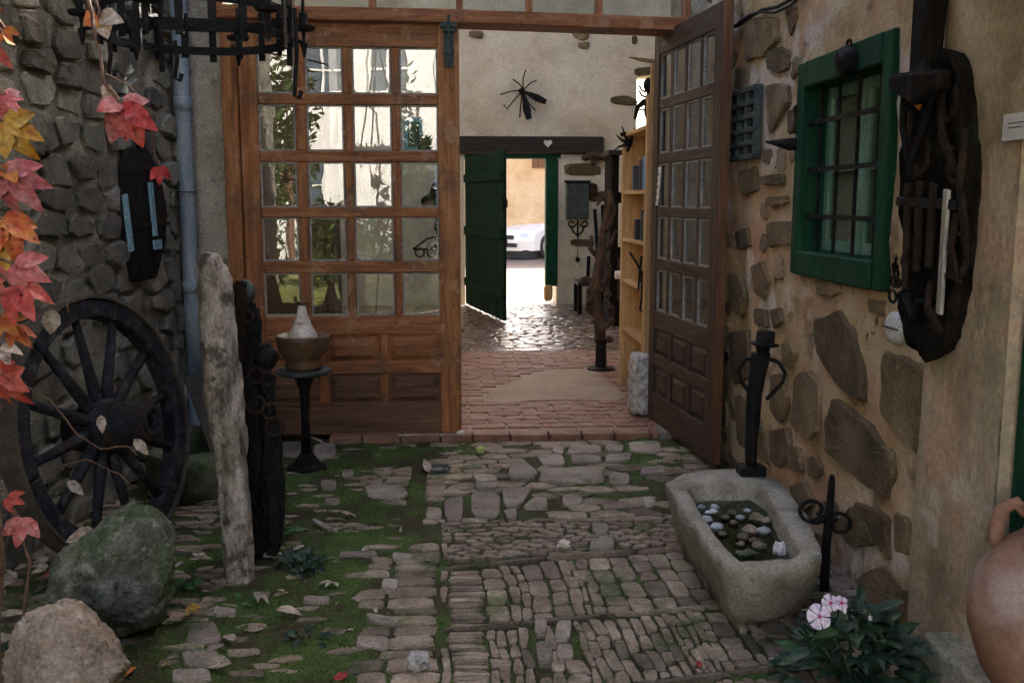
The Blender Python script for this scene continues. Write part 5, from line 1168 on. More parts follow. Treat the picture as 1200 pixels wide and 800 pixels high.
VL = [(0, 22, 14, 52, 50, 'orange'), (-4, 100, 22, 130, 38, 'pink'), (-14, 118, 36, 186, 70, 'yellow'), (-10, 180, 40, 244, 70, 'pink'), (-12, 232, 28, 302, 62, 'orange'), (-8, 296, 58, 332, 72, 'pink'), (2, 312, 42, 372, 66, 'red'),
      (-12, 360, 20, 392, 50, 'orange'), (2, 372, 34, 404, 44, 'orange'), (-6, 396, 10, 424, 40, 'dry'), (-10, 418, 22, 478, 66, 'red'), (-24, 440, 0, 480, 50, 'orange')]
for (x0, y0, x1, y1, L, c) in VL:
    yy = 1.62+rl.uniform(-.06, .12); b = at(x0, y0, Y=yy); e = at(x1, y1, Y=yy-rl.uniform(0, .05)); m_ = MB()
    b = b.lerp(e, .36); creeper_leaf(m_, b, e-b, V((.25+rl.uniform(-.7, .7), -1, .45+rl.uniform(-.4, .3))), (e-b).length, rl.choice((3, 5)), rl); m_.build('leaf', M[{'pink': 'pink_leaf', 'orange': 'orange_leaf', 'yellow': 'yellow_leaf', 'red': 'red_leaf', 'dry': 'dry_leaf'}[c]], vn)
    k = min(range(len(mm)), key=lambda i: abs(mm[i].z-b.z-.05)); MB().tube([mm[k], (mm[k]+b)/2+UP*.015, b], .0028, 5).build('leaf_stalk', M['stem'], vn)
for i in range(14):
    x0 = rl.uniform(-16, 6); y0 = rl.uniform(-10, 470); yy = 1.66+rl.uniform(-.05, .15); L = rl.uniform(16, 34); b = at(x0, y0, Y=yy); e = at(x0+rl.uniform(2, 16), y0+L, Y=yy-rl.uniform(-.03, .05)); m_ = MB()
    creeper_leaf(m_, b, e-b, V((.25+rl.uniform(-1, 1), -1, .3+rl.uniform(-.7, .5))), (e-b).length, rl.choice((1, 3, 5)), rl); m_.build('leaf', M[rl.choice(('red_leaf', 'dry_leaf', 'orange_leaf', 'yellow_leaf', 'stem'))], vn)
    k = min(range(len(mm)), key=lambda i: abs(mm[i].z-b.z-.05)); MB().tube([mm[k], (mm[k]+b)/2+UP*.015, b], .002, 5).build('leaf_stalk', M['stem'], vn)
# lower shoots with the pale leaf, shoot over the wheel
def shoot(name, label, px, Y, r_=.0035):
    p = [at(x, y, Y=Y) for x, y in px]; o = thing(name, label, 'vine shoot', p[-1]); q = []
    for i in range(len(p)-1):
        for k in range(4): q.append(p[i].lerp(p[i+1], k/4)+V((rl.uniform(-1, 1), rl.uniform(-1, 1), rl.uniform(-1, 1)))*.003)
    q.append(p[-1]); MB().tube(q, r_, 6).build('stem', M['stem'], o, smooth=True); return o, q
o, q = shoot('vine_shoot', 'thin shoot with one faded pink leaf beside the green boulder', [(28, 720), (34, 660), (22, 610), (5, 575), (-15, 560)], 2.3)
m_ = MB(); b = at(26, 606, Y=2.3); creeper_leaf(m_, b, at(20, 642, Y=2.28)-b, V((.2, -1, .3)), .075, 3, rl); m_.build('leaf', M['pink_leaf'], o)
m_ = MB(); b = at(8, 582, Y=2.3); creeper_leaf(m_, b, at(30, 592, Y=2.28)-b, V((.2, -1, .8)), .05, 3, rl); m_.build('leaf', M['red_leaf'], o)
o, q = shoot('vine_shoot', 'bare pale tendril trailing across the spokes of the wheel', [(30, 452), (60, 470), (92, 510), (118, 526), (150, 522), (163, 534)], 3.45, .0026)
o, q = shoot('vine_shoot', 'bare forked tendril hanging low across the wheel', [(66, 548), (100, 538), (120, 546), (140, 556), (155, 572)], 3.42, .0026)
o, q = shoot('vine_shoot', 'bare twig poking over the top of the wheel', [(36, 378), (60, 362), (78, 352), (80, 366)], 3.3, .003)
m_ = MB(); b = at(62, 362, Y=3.3); leaflet(m_, b, V((-.2, 0, -1)), V((.3, -1, .3)), .09, .06); m_.build('leaf', M['dry_leaf'], o)
# the hanging cluster of red leaves under the candelabrum
o, q = shoot('vine_shoot', 'hanging shoot with a bright red and pink leaf cluster under the candelabrum', [(142, 122), (132, 108), (120, 92), (118, 70), (112, 40), (100, -10)], 2.32, .004)
b = q[0]
for (px, py, L, Wd, c) in ((114, 128, 1, 1, 'pink'), (128, 168, 1.2, 1, 'pink'), (148, 166, 1.3, 1.1, 'pink'), (168, 172, 1.4, 1.0, 'red'), (180, 150, 1.1, .9, 'red'), (174, 116, .9, .8, 'pink')):
    e = at(px, py, Y=2.3+rl.uniform(-.04, .04)); m_ = MB(); leaflet(m_, b, e-b, V((rl.uniform(-.4, .4), -1, .35)), (e-b).length*1.02, .042*Wd+.01, .12, 8); m_.build('leaf', M[c+'_leaf'], o)
m_ = MB(); b = at(122, 96, Y=2.33); leaflet(m_, b, V((.3, 0, -1)), V((.3, -1, .2)), .07, .03, .3); m_.build('leaf', M['dry_leaf'], o)
MB().tube([at(112, 40, Y=2.32), at(104, 0, Y=2.45), at(105, -30, Y=2.6)], .004, 6).build('stalk', M['stem'], o)
o, q = shoot('vine_shoot', 'tiny shoot with one small orange leaf in front of the iron wall box', [(187, 196), (184, 186), (178, 160), (172, 128), (150, 100), (122, 86)], 2.38, .0022)
m_ = MB(); creeper_leaf(m_, q[0], V((.1, 0, -1)), V((.2, -1, .3)), .045, 3, rl); m_.build('leaf', M['red_leaf'], o)
o, q = shoot('vine_shoot', 'brown curled leaf shoot caught in the candelabrum', [(118, 20), (112, 4), (104, -20)], 2.5, .004)
for (px, py) in ((104, 24), (132, 20), (122, 34)):
    m_ = MB(); e = at(px, py, Y=2.48); leaflet(m_, q[0], e-q[0], V((.2, -1, .4)), (e-q[0]).length*1.4, .05, .4); m_.build('leaf', M['orange_leaf'] if px == 104 else M['dry_leaf'], o)
# ---------------- fallen leaves, each one an object
def fallen(px, py, size, mat, label, group=None, lobes=3, z=.022, X=None, up=.25):
    c = at(px, py, Z=z); d = V((rl.uniform(-1, 1), rl.uniform(-1, 1), rl.uniform(-.05, up))).normalized(); m_ = MB(); b = c-d*size*.5
    nr = V((rl.uniform(-.35, .35), rl.uniform(-.5, .1), 1))
    if lobes == 1: leaflet(m_, b, d, nr, size, size*.42, rl.uniform(-.3, .35))
    else: creeper_leaf(m_, c-d*size*.15, d, nr, size*.62, lobes, rl)
    zz = min(v.z for v in m_.v)
    for i, v in enumerate(m_.v): m_.v[i] = v+UP*(z-.012-zz)
    o = m_.build('fallen_leaf', M[mat], None, loc=(c.x, c.y, 0)); return tag(o, label, 'leaf', group)
fallen(400, 790, .07, 'red_leaf', 'bright red leaf on the moss at the bottom edge', lobes=3)
fallen(372, 518, .1, 'dry_leaf', 'upright pale leaf under the tagine stand by the step', lobes=1, up=1)
fallen(820, 774, .05, 'red_leaf', 'small red leaf on the cobbles by the big trough', lobes=1)
fallen(257, 776, .13, 'dry_leaf', 'long pale pointed leaf on a slab at the bottom left', lobes=1)
fallen(338, 716, .1, 'dry_leaf', 'pale spoon shaped leaf on the moss below the grey post', lobes=1)
fallen(268, 746, .09, 'dry_leaf', 'pale curled leaf above the long pointed leaf', lobes=1)
fallen(304, 702, .1, 'dry_leaf', 'pale star shaped leaf just below the foot of the grey post', lobes=3)
fallen(388, 680, .1, 'dry_leaf', 'crumpled pale leaf right of the weeds by the post', lobes=3)
fallen(321, 650, .11, 'dry_leaf', 'flat pale leaf against the foot of the forged bundle', lobes=1)
fallen(236, 655, .12, 'dry_leaf', 'large ragged pale leaf between the boulder and the post', lobes=5)
fallen(224, 716, .08, 'yellow_leaf', 'yellow and brown leaf right of the green boulder', lobes=3)
fallen(212, 724, .11, 'dry_leaf', 'curled brown leaf against the right side of the green boulder', lobes=1)
fallen(196, 776, .055, 'yellow_leaf', 'small yellow leaf on a slab right of the tan boulder', lobes=1)
fallen(150, 786, .07, 'orange_leaf', 'small orange leaf touching the tan boulder', lobes=1)
fallen(70, 720, .09, 'yellow_leaf', 'bright yellow leaf behind the tan boulder', lobes=3, z=.06)
fallen(15, 762, .1, 'yellow_leaf', 'dull yellow leaf left of the tan boulder', lobes=3, z=.05)
fallen(62, 672, .09, 'red_leaf', 'dark red leaf in the gloom behind the green boulder', lobes=3, z=.04)
fallen(205, 583, .07, 'orange_leaf', 'orange leaf lying against the rim of the wheel', lobes=1, z=.04)
fallen(500, 548, .11, 'dry_leaf', 'curled white leaf on the moss before the closed door', lobes=1, up=.6)
fallen(405, 602, .11, 'dry_leaf', 'pale ragged leaf beside the fallen twig', lobes=3)
fallen(365, 545, .06, 'dry_leaf', 'little pale leaf upright between the stand and the post', lobes=1, up=.8)
for (x, y) in ((444, 562), (430, 640), (358, 618), (290, 735), (420, 700), (440, 712), (410, 735), (330, 690), (180, 640), (240, 690), (260, 700), (470, 620), (500, 655), (350, 640), (395, 704), (230, 620), (210, 660), (300, 735)):
    fallen(x, y, rl.uniform(.03, .06), 'dry_leaf', 'tiny dry leaf scrap on the mossy left half of the yard', 'leaf scraps on the moss', 1)
for (x, y, s_) in ((20, 640, .1), (45, 690, .1), (30, 700, .12), (10, 720, .12), (52, 655, .09), (105, 600, .12), (125, 570, .1), (110, 640, .12), (80, 640, .1), (30, 610, .09), (60, 625, .08), (90, 655, .09), (15, 680, .11), (35, 730, .1), (5, 745, .11), (60, 700, .09), (140, 590, .08), (165, 615, .09), (180, 605, .07), (50, 665, .1), (22, 665, .1)):
    fallen(x, y, s_, 'dry_leaf', 'dull brown leaf on the ground between the wheel and the boulders', 'leaves under the wheel', 3, .03, up=.5)
p = [at(x, y, Z=.03) for x, y in ((368, 609), (380, 616), (394, 622))]; o = MB().tube(p, [.008, .012, .006], 7).build('fallen_twig', M['grey_log'], None, loc=p[0]); tag(o, 'pale broken twig on the moss right of the forged bundle', 'twig')
p = [at(x, y, Z=.03) for x, y in ((486, 781), (491, 787), (499, 770))]; c = at(491, 778, Z=.02); o = MB().blob(c+UP*.012, (.04, .05, .03), 41, .3, 1.5, 3, .3).build('loose_stone', M['plinth'], None, loc=c); tag(o, 'loose white stone on the border of the cobbles at the bottom', 'stone')
c = at(661, 640, Z=.02); o = MB().blob(c+UP*.01, (.03, .028, .022), 43, .3, 1.5, 3, .3).build('loose_stone', M['white_glaze'], None, loc=c); tag(o, 'small round white stone in the middle of the cobbles', 'stone')
c = at(563, 530, Z=.02); o = MB().blob(c+UP*.015, (.028, .028, .025), 44, .1, 1.5, 3).build('green_fruit', M['lime_skin'], None, smooth=True, loc=c); tag(o, 'small round green fruit on the stones before the threshold', 'fruit')
c = at(487, 507, Y=FY-.1); o = MB().tube([at(466, 510, Y=FY-.11), at(534, 509, Y=FY-.09)], .006, 6).blob(at(540, 508, Y=FY-.08), (.028, .024, .024), 5, .2, 1.5, 2).build('door_stop', M['white_glaze'], None, loc=c); tag(o, 'thin white rod with a knob lying at the foot of the closed door', 'rod')
c = at(512, 549, Z=.01); o = MB()
for r_ in (.05, .075): o.ring(c, r_, .007, (0, 0, 1), 20, 5)
o = o.build('iron_rings', M['verdigris'], None, loc=c); tag(o, 'two flat iron rings lying on the moss before the closed door', 'rings')
# ---------------- weeds
def weed(px, py, n, size, label, mat='leafw'):
    c = at(px, py, Z=0); o = thing('weed', label, 'weed', c)
    for i in range(n):
        a = rl.uniform(0, 6.28); e = rl.uniform(.2, 1.1); d = V((math.cos(a)*math.cos(e), math.sin(a)*math.cos(e), math.sin(e))); m_ = MB()
        b = c+V((rl.uniform(-1, 1), rl.uniform(-1, 1), 0))*size*.6; t = b+d*size; m_.tube([b, t], .002, 4); leaflet(m_, t-d*size*.2, d+V((0, 0, -.3)), V((0, -.5, 1)), size*.8, size*.6); m_.build('leaf', M[mat], o)
weed(331, 628, 14, .06, 'bright green weed at the foot of the forged bundle'); weed(352, 668, 26, .065, 'dark bushy weed on the moss right of the post', 'leafg')
weed(205, 692, 10, .06, 'green weed tucked behind the right of the mossy boulder'); weed(292, 706, 8, .04, 'little weed by the star shaped leaf'); weed(360, 752, 10, .045, 'low weed on the moss near the bottom edge', 'leafg')
weed(18, 790, 16, .09, 'blue green weed in the bottom left corner', 'leafg')
M['leaf_light'] = material('younger_leaf', [(.3, (.02, .05, .02)), (.5, (.035, .085, .03)), (.72, (.07, .12, .05))], 20, bump=0, rough=.5, rand=.3)
# ---------------- impatiens by the trough
pc_ = at(1000, 815, Z=0); im2 = thing('flowering_plant', 'dark leafy plant with two pale pink flowers below the trough', 'plant', pc_)
rp = random.Random(4)
for i in range(230):
    a = rp.uniform(0, 6.283); r_ = rp.random()**.6; x = pc_.x+math.cos(a)*r_*.185; y = pc_.y+math.sin(a)*r_*.18; z = (.25*(1-r_**2.2)+.04)*rp.uniform(.55, 1.05)
    d = V((math.cos(a)*(.5+r_), math.sin(a)*(.5+r_), rp.uniform(-.35, .7))); m_ = MB()
    leaflet(m_, V((x, y, z)), d, V((rp.uniform(-.3, .3), -.4, 1)), rp.uniform(.045, .11), rp.uniform(.03, .05), rp.uniform(-.1, .5), 5); m_.build('leaf', M['leafg'] if rp.random() < .8 else M['leaf_light'], im2)
st_ = MB()
for i in range(14):
    a = i*.45; st_.tube([pc_, pc_+V((math.cos(a)*.1, math.sin(a)*.1, .13)), pc_+V((math.cos(a)*.18, math.sin(a)*.16, .22))], .005, 5)
st_.build('stem', M['leafg'], im2)['kind'] = 'stuff'
def flower(px, py, r_, Y):
    c = at(px, py, Y=Y); n = V((.1, -1, .55)).normalized(); e = n.orthogonal().normalized(); g_ = n.cross(e); f0 = MB()
    f0.blob(c+n*.003, (.006, .006, .006), 2, .1, 1, 2); ce = f0.build('flower_centre', M['petal_c'], im2)
    for k in range(5):
        a = k*1.2566+.3; d = e*math.cos(a)+g_*math.sin(a); s_ = n.cross(d); m_ = MB(); vs = [c]
        for j in range(9): t = (j/8-.5)*1.5; vs.append(c+d*(r_*(.75+.3*math.cos(t*1.4)))*math.cos(t*.55)+s_*(r_*.75*math.sin(t))-n*.006*abs(t))
        m_.add(vs, [(0, j, j+1) for j in range(1, 9)]).build('petal', M['petal'], im2)
    MB().tube([c-n*.002, c-n*.03-UP*.06], .003, 5).build('flower_stalk', M['leafg'], im2)
fy = pc_.y-.05
flower(960, 722, .037, fy); flower(973, 706, .026, fy+.03); flower(986, 706, .021, fy+.04)
for (x, y) in ((990, 716), (968, 736), (1020, 724)): MB().blob(at(x, y, Y=fy+.02), (.006, .006, .009), x, .1, 1, 2).build('bud', M['petal'], im2, smooth=True)

# leaves caught on the wheel
for (px, py, Y, L, lab) in ((157, 514, 3.72, .08, 'pale leaf caught on the hub of the wheel'), (118, 486, 3.75, .07, 'small pale leaf lying on the spokes above the hub'), (80, 563, 3.8, .08, 'brown leaf on the lowest left spoke'), (112, 622, 3.55, .12, 'long yellowish leaf bridging the wheel and the green boulder')):
    b = at(px, py, Y=Y); m_ = MB(); d = V((rl.uniform(-.6, .9), -.2, rl.uniform(-1, .1))); leaflet(m_, b, d, V((.3, -1, .5)), L, L*.5, .2); o = m_.build('caught_leaf', M['dry_leaf'], None, loc=b); tag(o, lab, 'leaf')
# ================================================================== INSIDE THE HALL
M_y = FARY-.07
# insect sculpture on the end wall
ic = at(613, 107, Y=M_y); ins = thing('insect_sculpture', 'spindly black iron insect fixed high on the end wall', 'sculpture', ic)
MB().tube([at(610, 104, Y=M_y), at(614, 112, Y=M_y)], [.05, .035], 8).build('body', M['iron'], ins)
for pth in ([(611, 106), (600, 107), (586, 111)], [(611, 108), (602, 118), (594, 128), (590, 122)], [(612, 110), (610, 124), (609, 138)], [(613, 104), (608, 98), (601, 93)], [(613, 103), (613, 92), (616, 82)], [(614, 105), (621, 98), (629, 94)], [(614, 110), (620, 122), (628, 130)]):
    p = [at(x, y, Y=M_y-.05*(i == 1)) for i, (x, y) in enumerate(pth)]; MB().tube(p, .009, 5).build('leg', M['iron'], ins)
for (a, b, w_) in (((613, 107), (640, 120), .1), ((613, 110), (620, 140), .11)):
    p0, p1 = at(*a, Y=M_y-.03), at(*b, Y=M_y-.06); MB().bar([p0, p0.lerp(p1, .6), p1], [.03, w_, w_*.7], .012, (0, -1, 0)).build('wing', M['iron'], ins, bevel=.003)
hc_ = at(642, 168, Y=FARY-.07); hrt = thing('heart_plaque', 'small white heart on the black lintel over the green door', 'plaque', hc_)
m_ = MB(); vs = []
for d in (0, .02):
    for k in range(20): t = 6.283*k/20; vs.append(hc_+V((.0036*16*math.sin(t)**3, -d, .0036*(13*math.cos(t)-5*math.cos(2*t)-2*math.cos(3*t)-math.cos(4*t)))))
m_.add(vs, [tuple(range(20)), tuple(range(39, 19, -1))]+[(k, (k+1) % 20, 20+(k+1) % 20, 20+k) for k in range(20)]).build('heart', M['enamel'], hrt)
# letter box with scrolls
LY = FARY-.13; l0, l1 = at(664, 214, Y=LY), at(690, 257, Y=LY)
lb_ = thing('letter_box', 'dark grey iron letter box with scrolls under it on the end wall', 'letter box', ((l0.x+l1.x)/2, FARY, l1.z))
MB().lim((l0.x, LY, l1.z), (l1.x, FARY+.0, l0.z)).build('box', M['verdigris'], lb_, bevel=.01)
MB().lim((l0.x-.02, LY-.02, l0.z), (l1.x+.02, FARY, l0.z+.03)).build('lid', M['iron'], lb_, bevel=.005)
def sc2(cx, cy, r0, a0, turns, sgn):
    pts = []
    for k in range(20): t = k/19; r_ = r0*(1-.6*t); a = a0+sgn*turns*6.283*t; pts.append(at(cx+r_*math.cos(a), cy+r_*math.sin(a), Y=LY+.02))
    MB().tube(pts, .012, 5).build('scroll', M['iron'], lb_)
sc2(670, 262, 5, 0, 1, 1); sc2(685, 262, 5, 3.1, 1, -1)
for s_ in (-1, 1): MB().tube([at(677+s_*8, 264, Y=LY+.02), at(677+s_*5, 272, Y=LY+.02), at(677, 276, Y=LY+.02)], .014, 5).build('scroll_arm', M['iron'], lb_)
MB().tube([at(677, 258, Y=LY+.02), at(677, 279, Y=LY+.02)], .014, 5).build('drop', M['iron'], lb_)
MB().lim((l1.x, LY+.02, l0.z-.16), (l1.x+.12, FARY, l0.z-.02)).build('side_bracket', M['rust'], lb_, bevel=.01)
c = at(677, 304, Y=FARY-.08); be = thing('hanging_weight', 'little iron weight on a cord below the letter box', 'weight', c)
MB().blob(c, (.035, .035, .04), 3, .1, 1, 2).build('weight', M['iron'], be, smooth=True); MB().tube([c, c+UP*.16, V((c.x, FARY, c.z+.17))], .005, 5).build('cord', M['rubber'], be)
# twisted tree sculpture
tb = at(704, 433, Z=HZ); TY = tb.y
ts = thing('twisted_sculpture', 'tall gnarled brown branch sculpture on a black foot in the hall', 'sculpture', tb); rt = random.Random(6)
MB().lathe([(.0, 0), (.12, 0), (.12, .02), (.05, .03), (.045, .22), (.06, .26), (0, .27)], tb, 16).build('foot', M['iron'], ts)
MB().tube([at(704, 402, Y=TY), at(702, 370, Y=TY), at(697, 340, Y=TY), at(703, 305, Y=TY), at(707, 270, Y=TY), at(716, 235, Y=TY), at(714, 222, Y=TY)], [.045, .055, .042, .045, .034, .032, .016], 10).build('trunk', M['bark_brown'], ts, smooth=True)
for pth, r_ in (([(701, 372), (690, 362), (690, 340), (698, 325)], .03), ([(704, 385), (716, 378), (718, 362), (710, 352)], .035), ([(698, 345), (712, 330), (714, 312), (704, 300)], .03), ([(704, 306), (692, 292), (693, 276)], .022), ([(706, 275), (716, 262), (720, 244), (716, 232)], .025), ([(699, 331), (690, 326), (684, 328)], .018), ([(703, 300), (714, 290), (722, 270)], .02), ([(716, 240), (706, 232), (700, 240)], .018)):
    MB().tube([at(x, y, Y=TY+rt.uniform(-.06, .06)) for x, y in pth], [r_, r_*.9, r_*.7, r_*.5][:len(pth)], 8).build('branch', M['bark_brown'], ts, smooth=True)
for (x, y) in ((684, 328), (716, 376), (692, 352), (712, 345), (697, 375), (714, 398)): MB().blob(at(x, y, Y=TY-.03), (.035, .035, .03), x, .3, 1.5, 2).build('knot', M['bark_brown'], ts, smooth=True)
c = at(721, 322, Y=TY); MB().lathe([(0, 0), (.035, 0), (.035, .05), (0, .05)], c, 10, (1, 0, 0)).build('candle_cup', M['enamel'], ts)
# bookcase along the right
KX = 1.34; ky0, ky1 = 6.62, 7.7; kzt = 2.02
kc = thing('bookcase', 'tall yellow pine bookcase just inside the opening on the right', 'bookcase', (KX+.14, (ky0+ky1)/2, HZ))
MB().lim((KX, ky0, .44), (KX+.3, ky0+.035, kzt+.38)).build('side_panel', M['pine_v'], kc, bevel=.003)
MB().lim((KX, ky1-.035, HZ), (KX+.3, ky1, kzt)).build('side_panel', M['pine_v'], kc, bevel=.003)
MB().lim((KX+.28, ky0+.035, HZ), (KX+.3, ky1-.035, kzt)).build('back_panel', M['pine_y'], kc)
for z in (.5, .88, 1.2, 1.56, kzt-.02): MB().lim((KX+.01, ky0+.035, z-.014), (KX+.28, ky1-.035, z+.014)).build('shelf', M['pine_y'], kc, bevel=.002)
MB().lim((KX-.02, ky0-.004, .44), (KX+.04, ky0+.06, 2.2)).build('door_casing', M['pine_v'], kc, bevel=.004)
# white block at its foot
wb = thing('stone_block', 'pale rough stone block at the foot of the bookcase', 'stone block', (1.29, 6.5, HZ))
b0_, b1_ = at(739, 490, Y=6.5), at(764, 414, Y=6.5); m_ = MB().blob(((b0_.x+b1_.x)/2, 6.55, (HZ+b1_.z)/2), (1, 1, 1), 0, 0, 1, 4)
cc = V(((b0_.x+b1_.x)/2, 6.55, (HZ+b1_.z)/2)); hx_, hz_ = abs(b1_.x-b0_.x)/2, (b1_.z-HZ)/2
for i, v in enumerate(m_.v):
    d = v-cc; k = max(abs(d.x), abs(d.y), abs(d.z)); d = d/k*.75+d*.25; d = V((max(-1, min(1, d.x)), max(-1, min(1, d.y)), max(-1, min(1, d.z))))
    m_.v[i] = cc+V((d.x*hx_*(1.0-.12*d.z), d.y*.11, d.z*hz_))+d*.012*fbm(v*9)
m_.build('block', M['plinth'], wb, smooth=True)
# books and things on the shelves
def book(y, z, h, t, d, mat, label, lean=0):
    o = thing('book', label, 'book', (KX+.1, y, z)); rot = Matrix.Rotation(lean, 3, 'X')
    MB().box((KX+.015+d/2, y, z+h/2), (d, t, h), rot).build('cover', M[mat], o, bevel=.003)
    MB().box((KX+.015+d/2+.002, y, z+h/2+.002), (d-.004, t-.012, h+.001), rot).build('pages', M['paper'], o); return o
book(6.9, 1.575, .23, .06, .17, 'book_b', 'bright blue book on the upper shelf of the pine bookcase'); book(6.97, 1.575, .22, .05, .16, 'book_d', 'purple black book beside the bright blue book'); book(7.05, 1.575, .21, .05, .16, 'book_d', 'dark book third along on the upper shelf')
book(7.32, 1.575, .18, .06, .15, 'book_t', 'slate grey book standing apart on the upper shelf')
book(6.85, 1.215, .2, .1, .17, 'book_t', 'thick slate album on the middle shelf of the bookcase'); book(6.96, 1.215, .22, .06, .16, 'book_d', 'dark tall book beside the thick slate album'); book(7.2, 1.215, .15, .07, .15, 'book_d', 'short dark book further along the middle shelf')
fl_ = thing('plant_hanger', 'black wire hanger with curled ends on the low shelf of the bookcase', 'wire hanger', (KX-.03, 6.75, .9))
for pth in ([(738, 296), (746, 308), (752, 320), (752, 350)], [(752, 300), (750, 316), (748, 340)], [(748, 328), (756, 332), (764, 330), (768, 320)], [(766, 296), (760, 302), (756, 312)], [(752, 350), (750, 362), (754, 366)]):
    MB().tube([at(x, y, Y=6.7) for x, y in pth], .008, 6).build('wire', M['iron'], fl_)
MB().tube([at(752, 318, Y=6.7), V((KX+.05, 6.72, at(752, 318, Y=6.7).z))], .008, 6).build('peg', M['iron'], fl_)
# iron bird figure on top of the bookcase, before the bright window
gy = 7.3; gs = thing('iron_bird', 'dark iron bird figure on top of the bookcase before the window', 'sculpture', (KX+.1, gy, kzt))
def gb(x, y): return at(x, y, Y=gy)
MB().blob(gb(762, 100), (.05, .035, .055), 4, .15, 1.4, 3).build('head', M['iron'], gs, smooth=True)
MB().tube([gb(762, 104), gb(762, 116), gb(763, 132), gb(764, 146)], [.022, .04, .055, .03], 10).build('body', M['iron'], gs, smooth=True)
MB().bar([gb(744, 140), gb(747, 126), gb(754, 120), gb(770, 121)], [.02, .035, .05, .05], .02, (0, -1, .1)).build('wing', M['iron'], gs, bevel=.004)
MB().tube([gb(764, 146), gb(765, 152), V((gb(765, 152).x, gy, kzt-.006))], .012, 6).build('leg', M['iron'], gs)
for s_ in (0, 6): MB().tube([gb(757, 108+s_), gb(752, 106+s_), gb(749, 100+s_)], .008, 5).build('feather', M['iron'], gs)
al = thing('iron_stalks', 'spray of thin iron stalks on the far end of the bookcase top', 'sculpture', (KX+.1, 7.62, kzt))
for pth in ([(738, 168), (733, 160), (729, 148)], [(738, 168), (728, 164), (722, 158)], [(738, 170), (742, 156), (745, 148)], [(738, 168), (726, 172), (720, 176)], [(738, 170), (735, 178)]):
    MB().tube([at(x, y, Y=7.6) for x, y in pth], [.018, .01, .004][:len(pth)], 5).build('stalk', M['iron'], al)
MB().bar([at(727, 158, Y=7.6), at(742, 156, Y=7.6)], .03, .01, (0, -1, 0)).build('blade', M['iron'], al)
# dark cupboard at the back
c0, c1 = at(697, 240, Y=11.2), at(736, 240, Y=11.2); zc0, zc1 = HZ, at(715, 182, Y=11.2).z
cu = thing('dark_cupboard', 'tall dark cupboard with pale panels at the back of the hall', 'cupboard', ((c1.x+c1.x+.6)/2, 11.5, HZ)); cx0, cx1 = at(716, 240, Y=11.2).x, at(716, 240, Y=11.2).x+.9
MB().lim((cx0, 11.22, HZ), (cx1, 11.7, zc1)).build('carcass', M['black_wood_v'], cu, bevel=.01)
MB().lim((cx0-.04, 11.18, zc1), (cx1+.04, 11.72, zc1+.06)).build('cornice', M['black_wood'], cu, bevel=.01)
for r_ in range(3):
    for k in range(2):
        xx = cx0+.09+k*.42; z0_ = .35+r_*.62; MB().lim((xx, 11.19, z0_), (xx+.34, 11.23, z0_+.5)).build('door_panel', M['white_glaze'] if r_ else M['dark_v'], cu, bevel=.008)
wa = thing('wardrobe', 'tall dark wardrobe added behind the closed glazed door to darken its panes', 'wardrobe', (-1.65, 8.8, HZ))  # dark furniture added so the left panes do not show the lit hall
MB().lim((-2.4, 8.5, HZ), (-1.0, 9.1, 3.0)).build('carcass', M['dark_v'], wa, bevel=.01)
for k in range(2):
    for z0_, z1_ in ((.25, 1.3), (1.42, 2.85)): MB().lim((-2.3+k*.66, 8.47, z0_), (-1.72+k*.66, 8.51, z1_)).build('door_panel', M['dark_y'], wa, bevel=.012)
# low bench with odds, dark
bn = thing('low_bench', 'low dark wooden bench under the letter box side of the hall', 'bench', (1.75, 12.6, HZ))
MB().lim((1.62, 12.4, .42), (2.05, 12.9, .47)).build('seat', M['black_wood'], bn, bevel=.005)
for x in (1.65, 2.0):
    for y in (12.45, 12.85): MB().lim((x-.025, y-.025, HZ), (x+.025, y+.025, .42)).build('leg', M['black_wood_v'], bn)
rl2 = thing('iron_rail_sculpture', 'dark tangle of old forged tools hanging on the end wall', 'hung tools', at(712, 300, Y=FARY-.05))
for i, pth in enumerate(([(697, 245), (700, 290), (698, 330)], [(706, 240), (708, 300), (705, 345)], [(690, 300), (689, 325), (692, 327)], [(713, 250), (712, 310)], [(684, 329), (700, 330), (716, 326)], [(718, 260), (720, 330)])):
    MB().bar([at(x, y, Y=FARY-.06-.012*i) for x, y in pth], .05 if i != 4 else .03, .012, (0, -1, 0)).build('tool', M['rust' if i % 2 else 'iron'], rl2)
mz_ = FARY-.1; lp = thing('mushroom_ornament', 'brown dried flower head ornament on the stone above the letter box', 'ornament', at(697, 190, Y=mz_))
for i in range(7): MB().blob(at(686+i*3.5, 181+abs(i-3)*1.2, Y=mz_), (.05, .05, .05), i, .35, 2, 2).build('tuft', M['bark_brown'], lp, smooth=True)
MB().tube([at(697, 183, Y=mz_), at(697, 192, Y=mz_), V((at(697, 192, Y=mz_).x, FARY, at(697, 192, Y=mz_).z))], .03, 7).build('stalk', M['bark_brown'], lp)
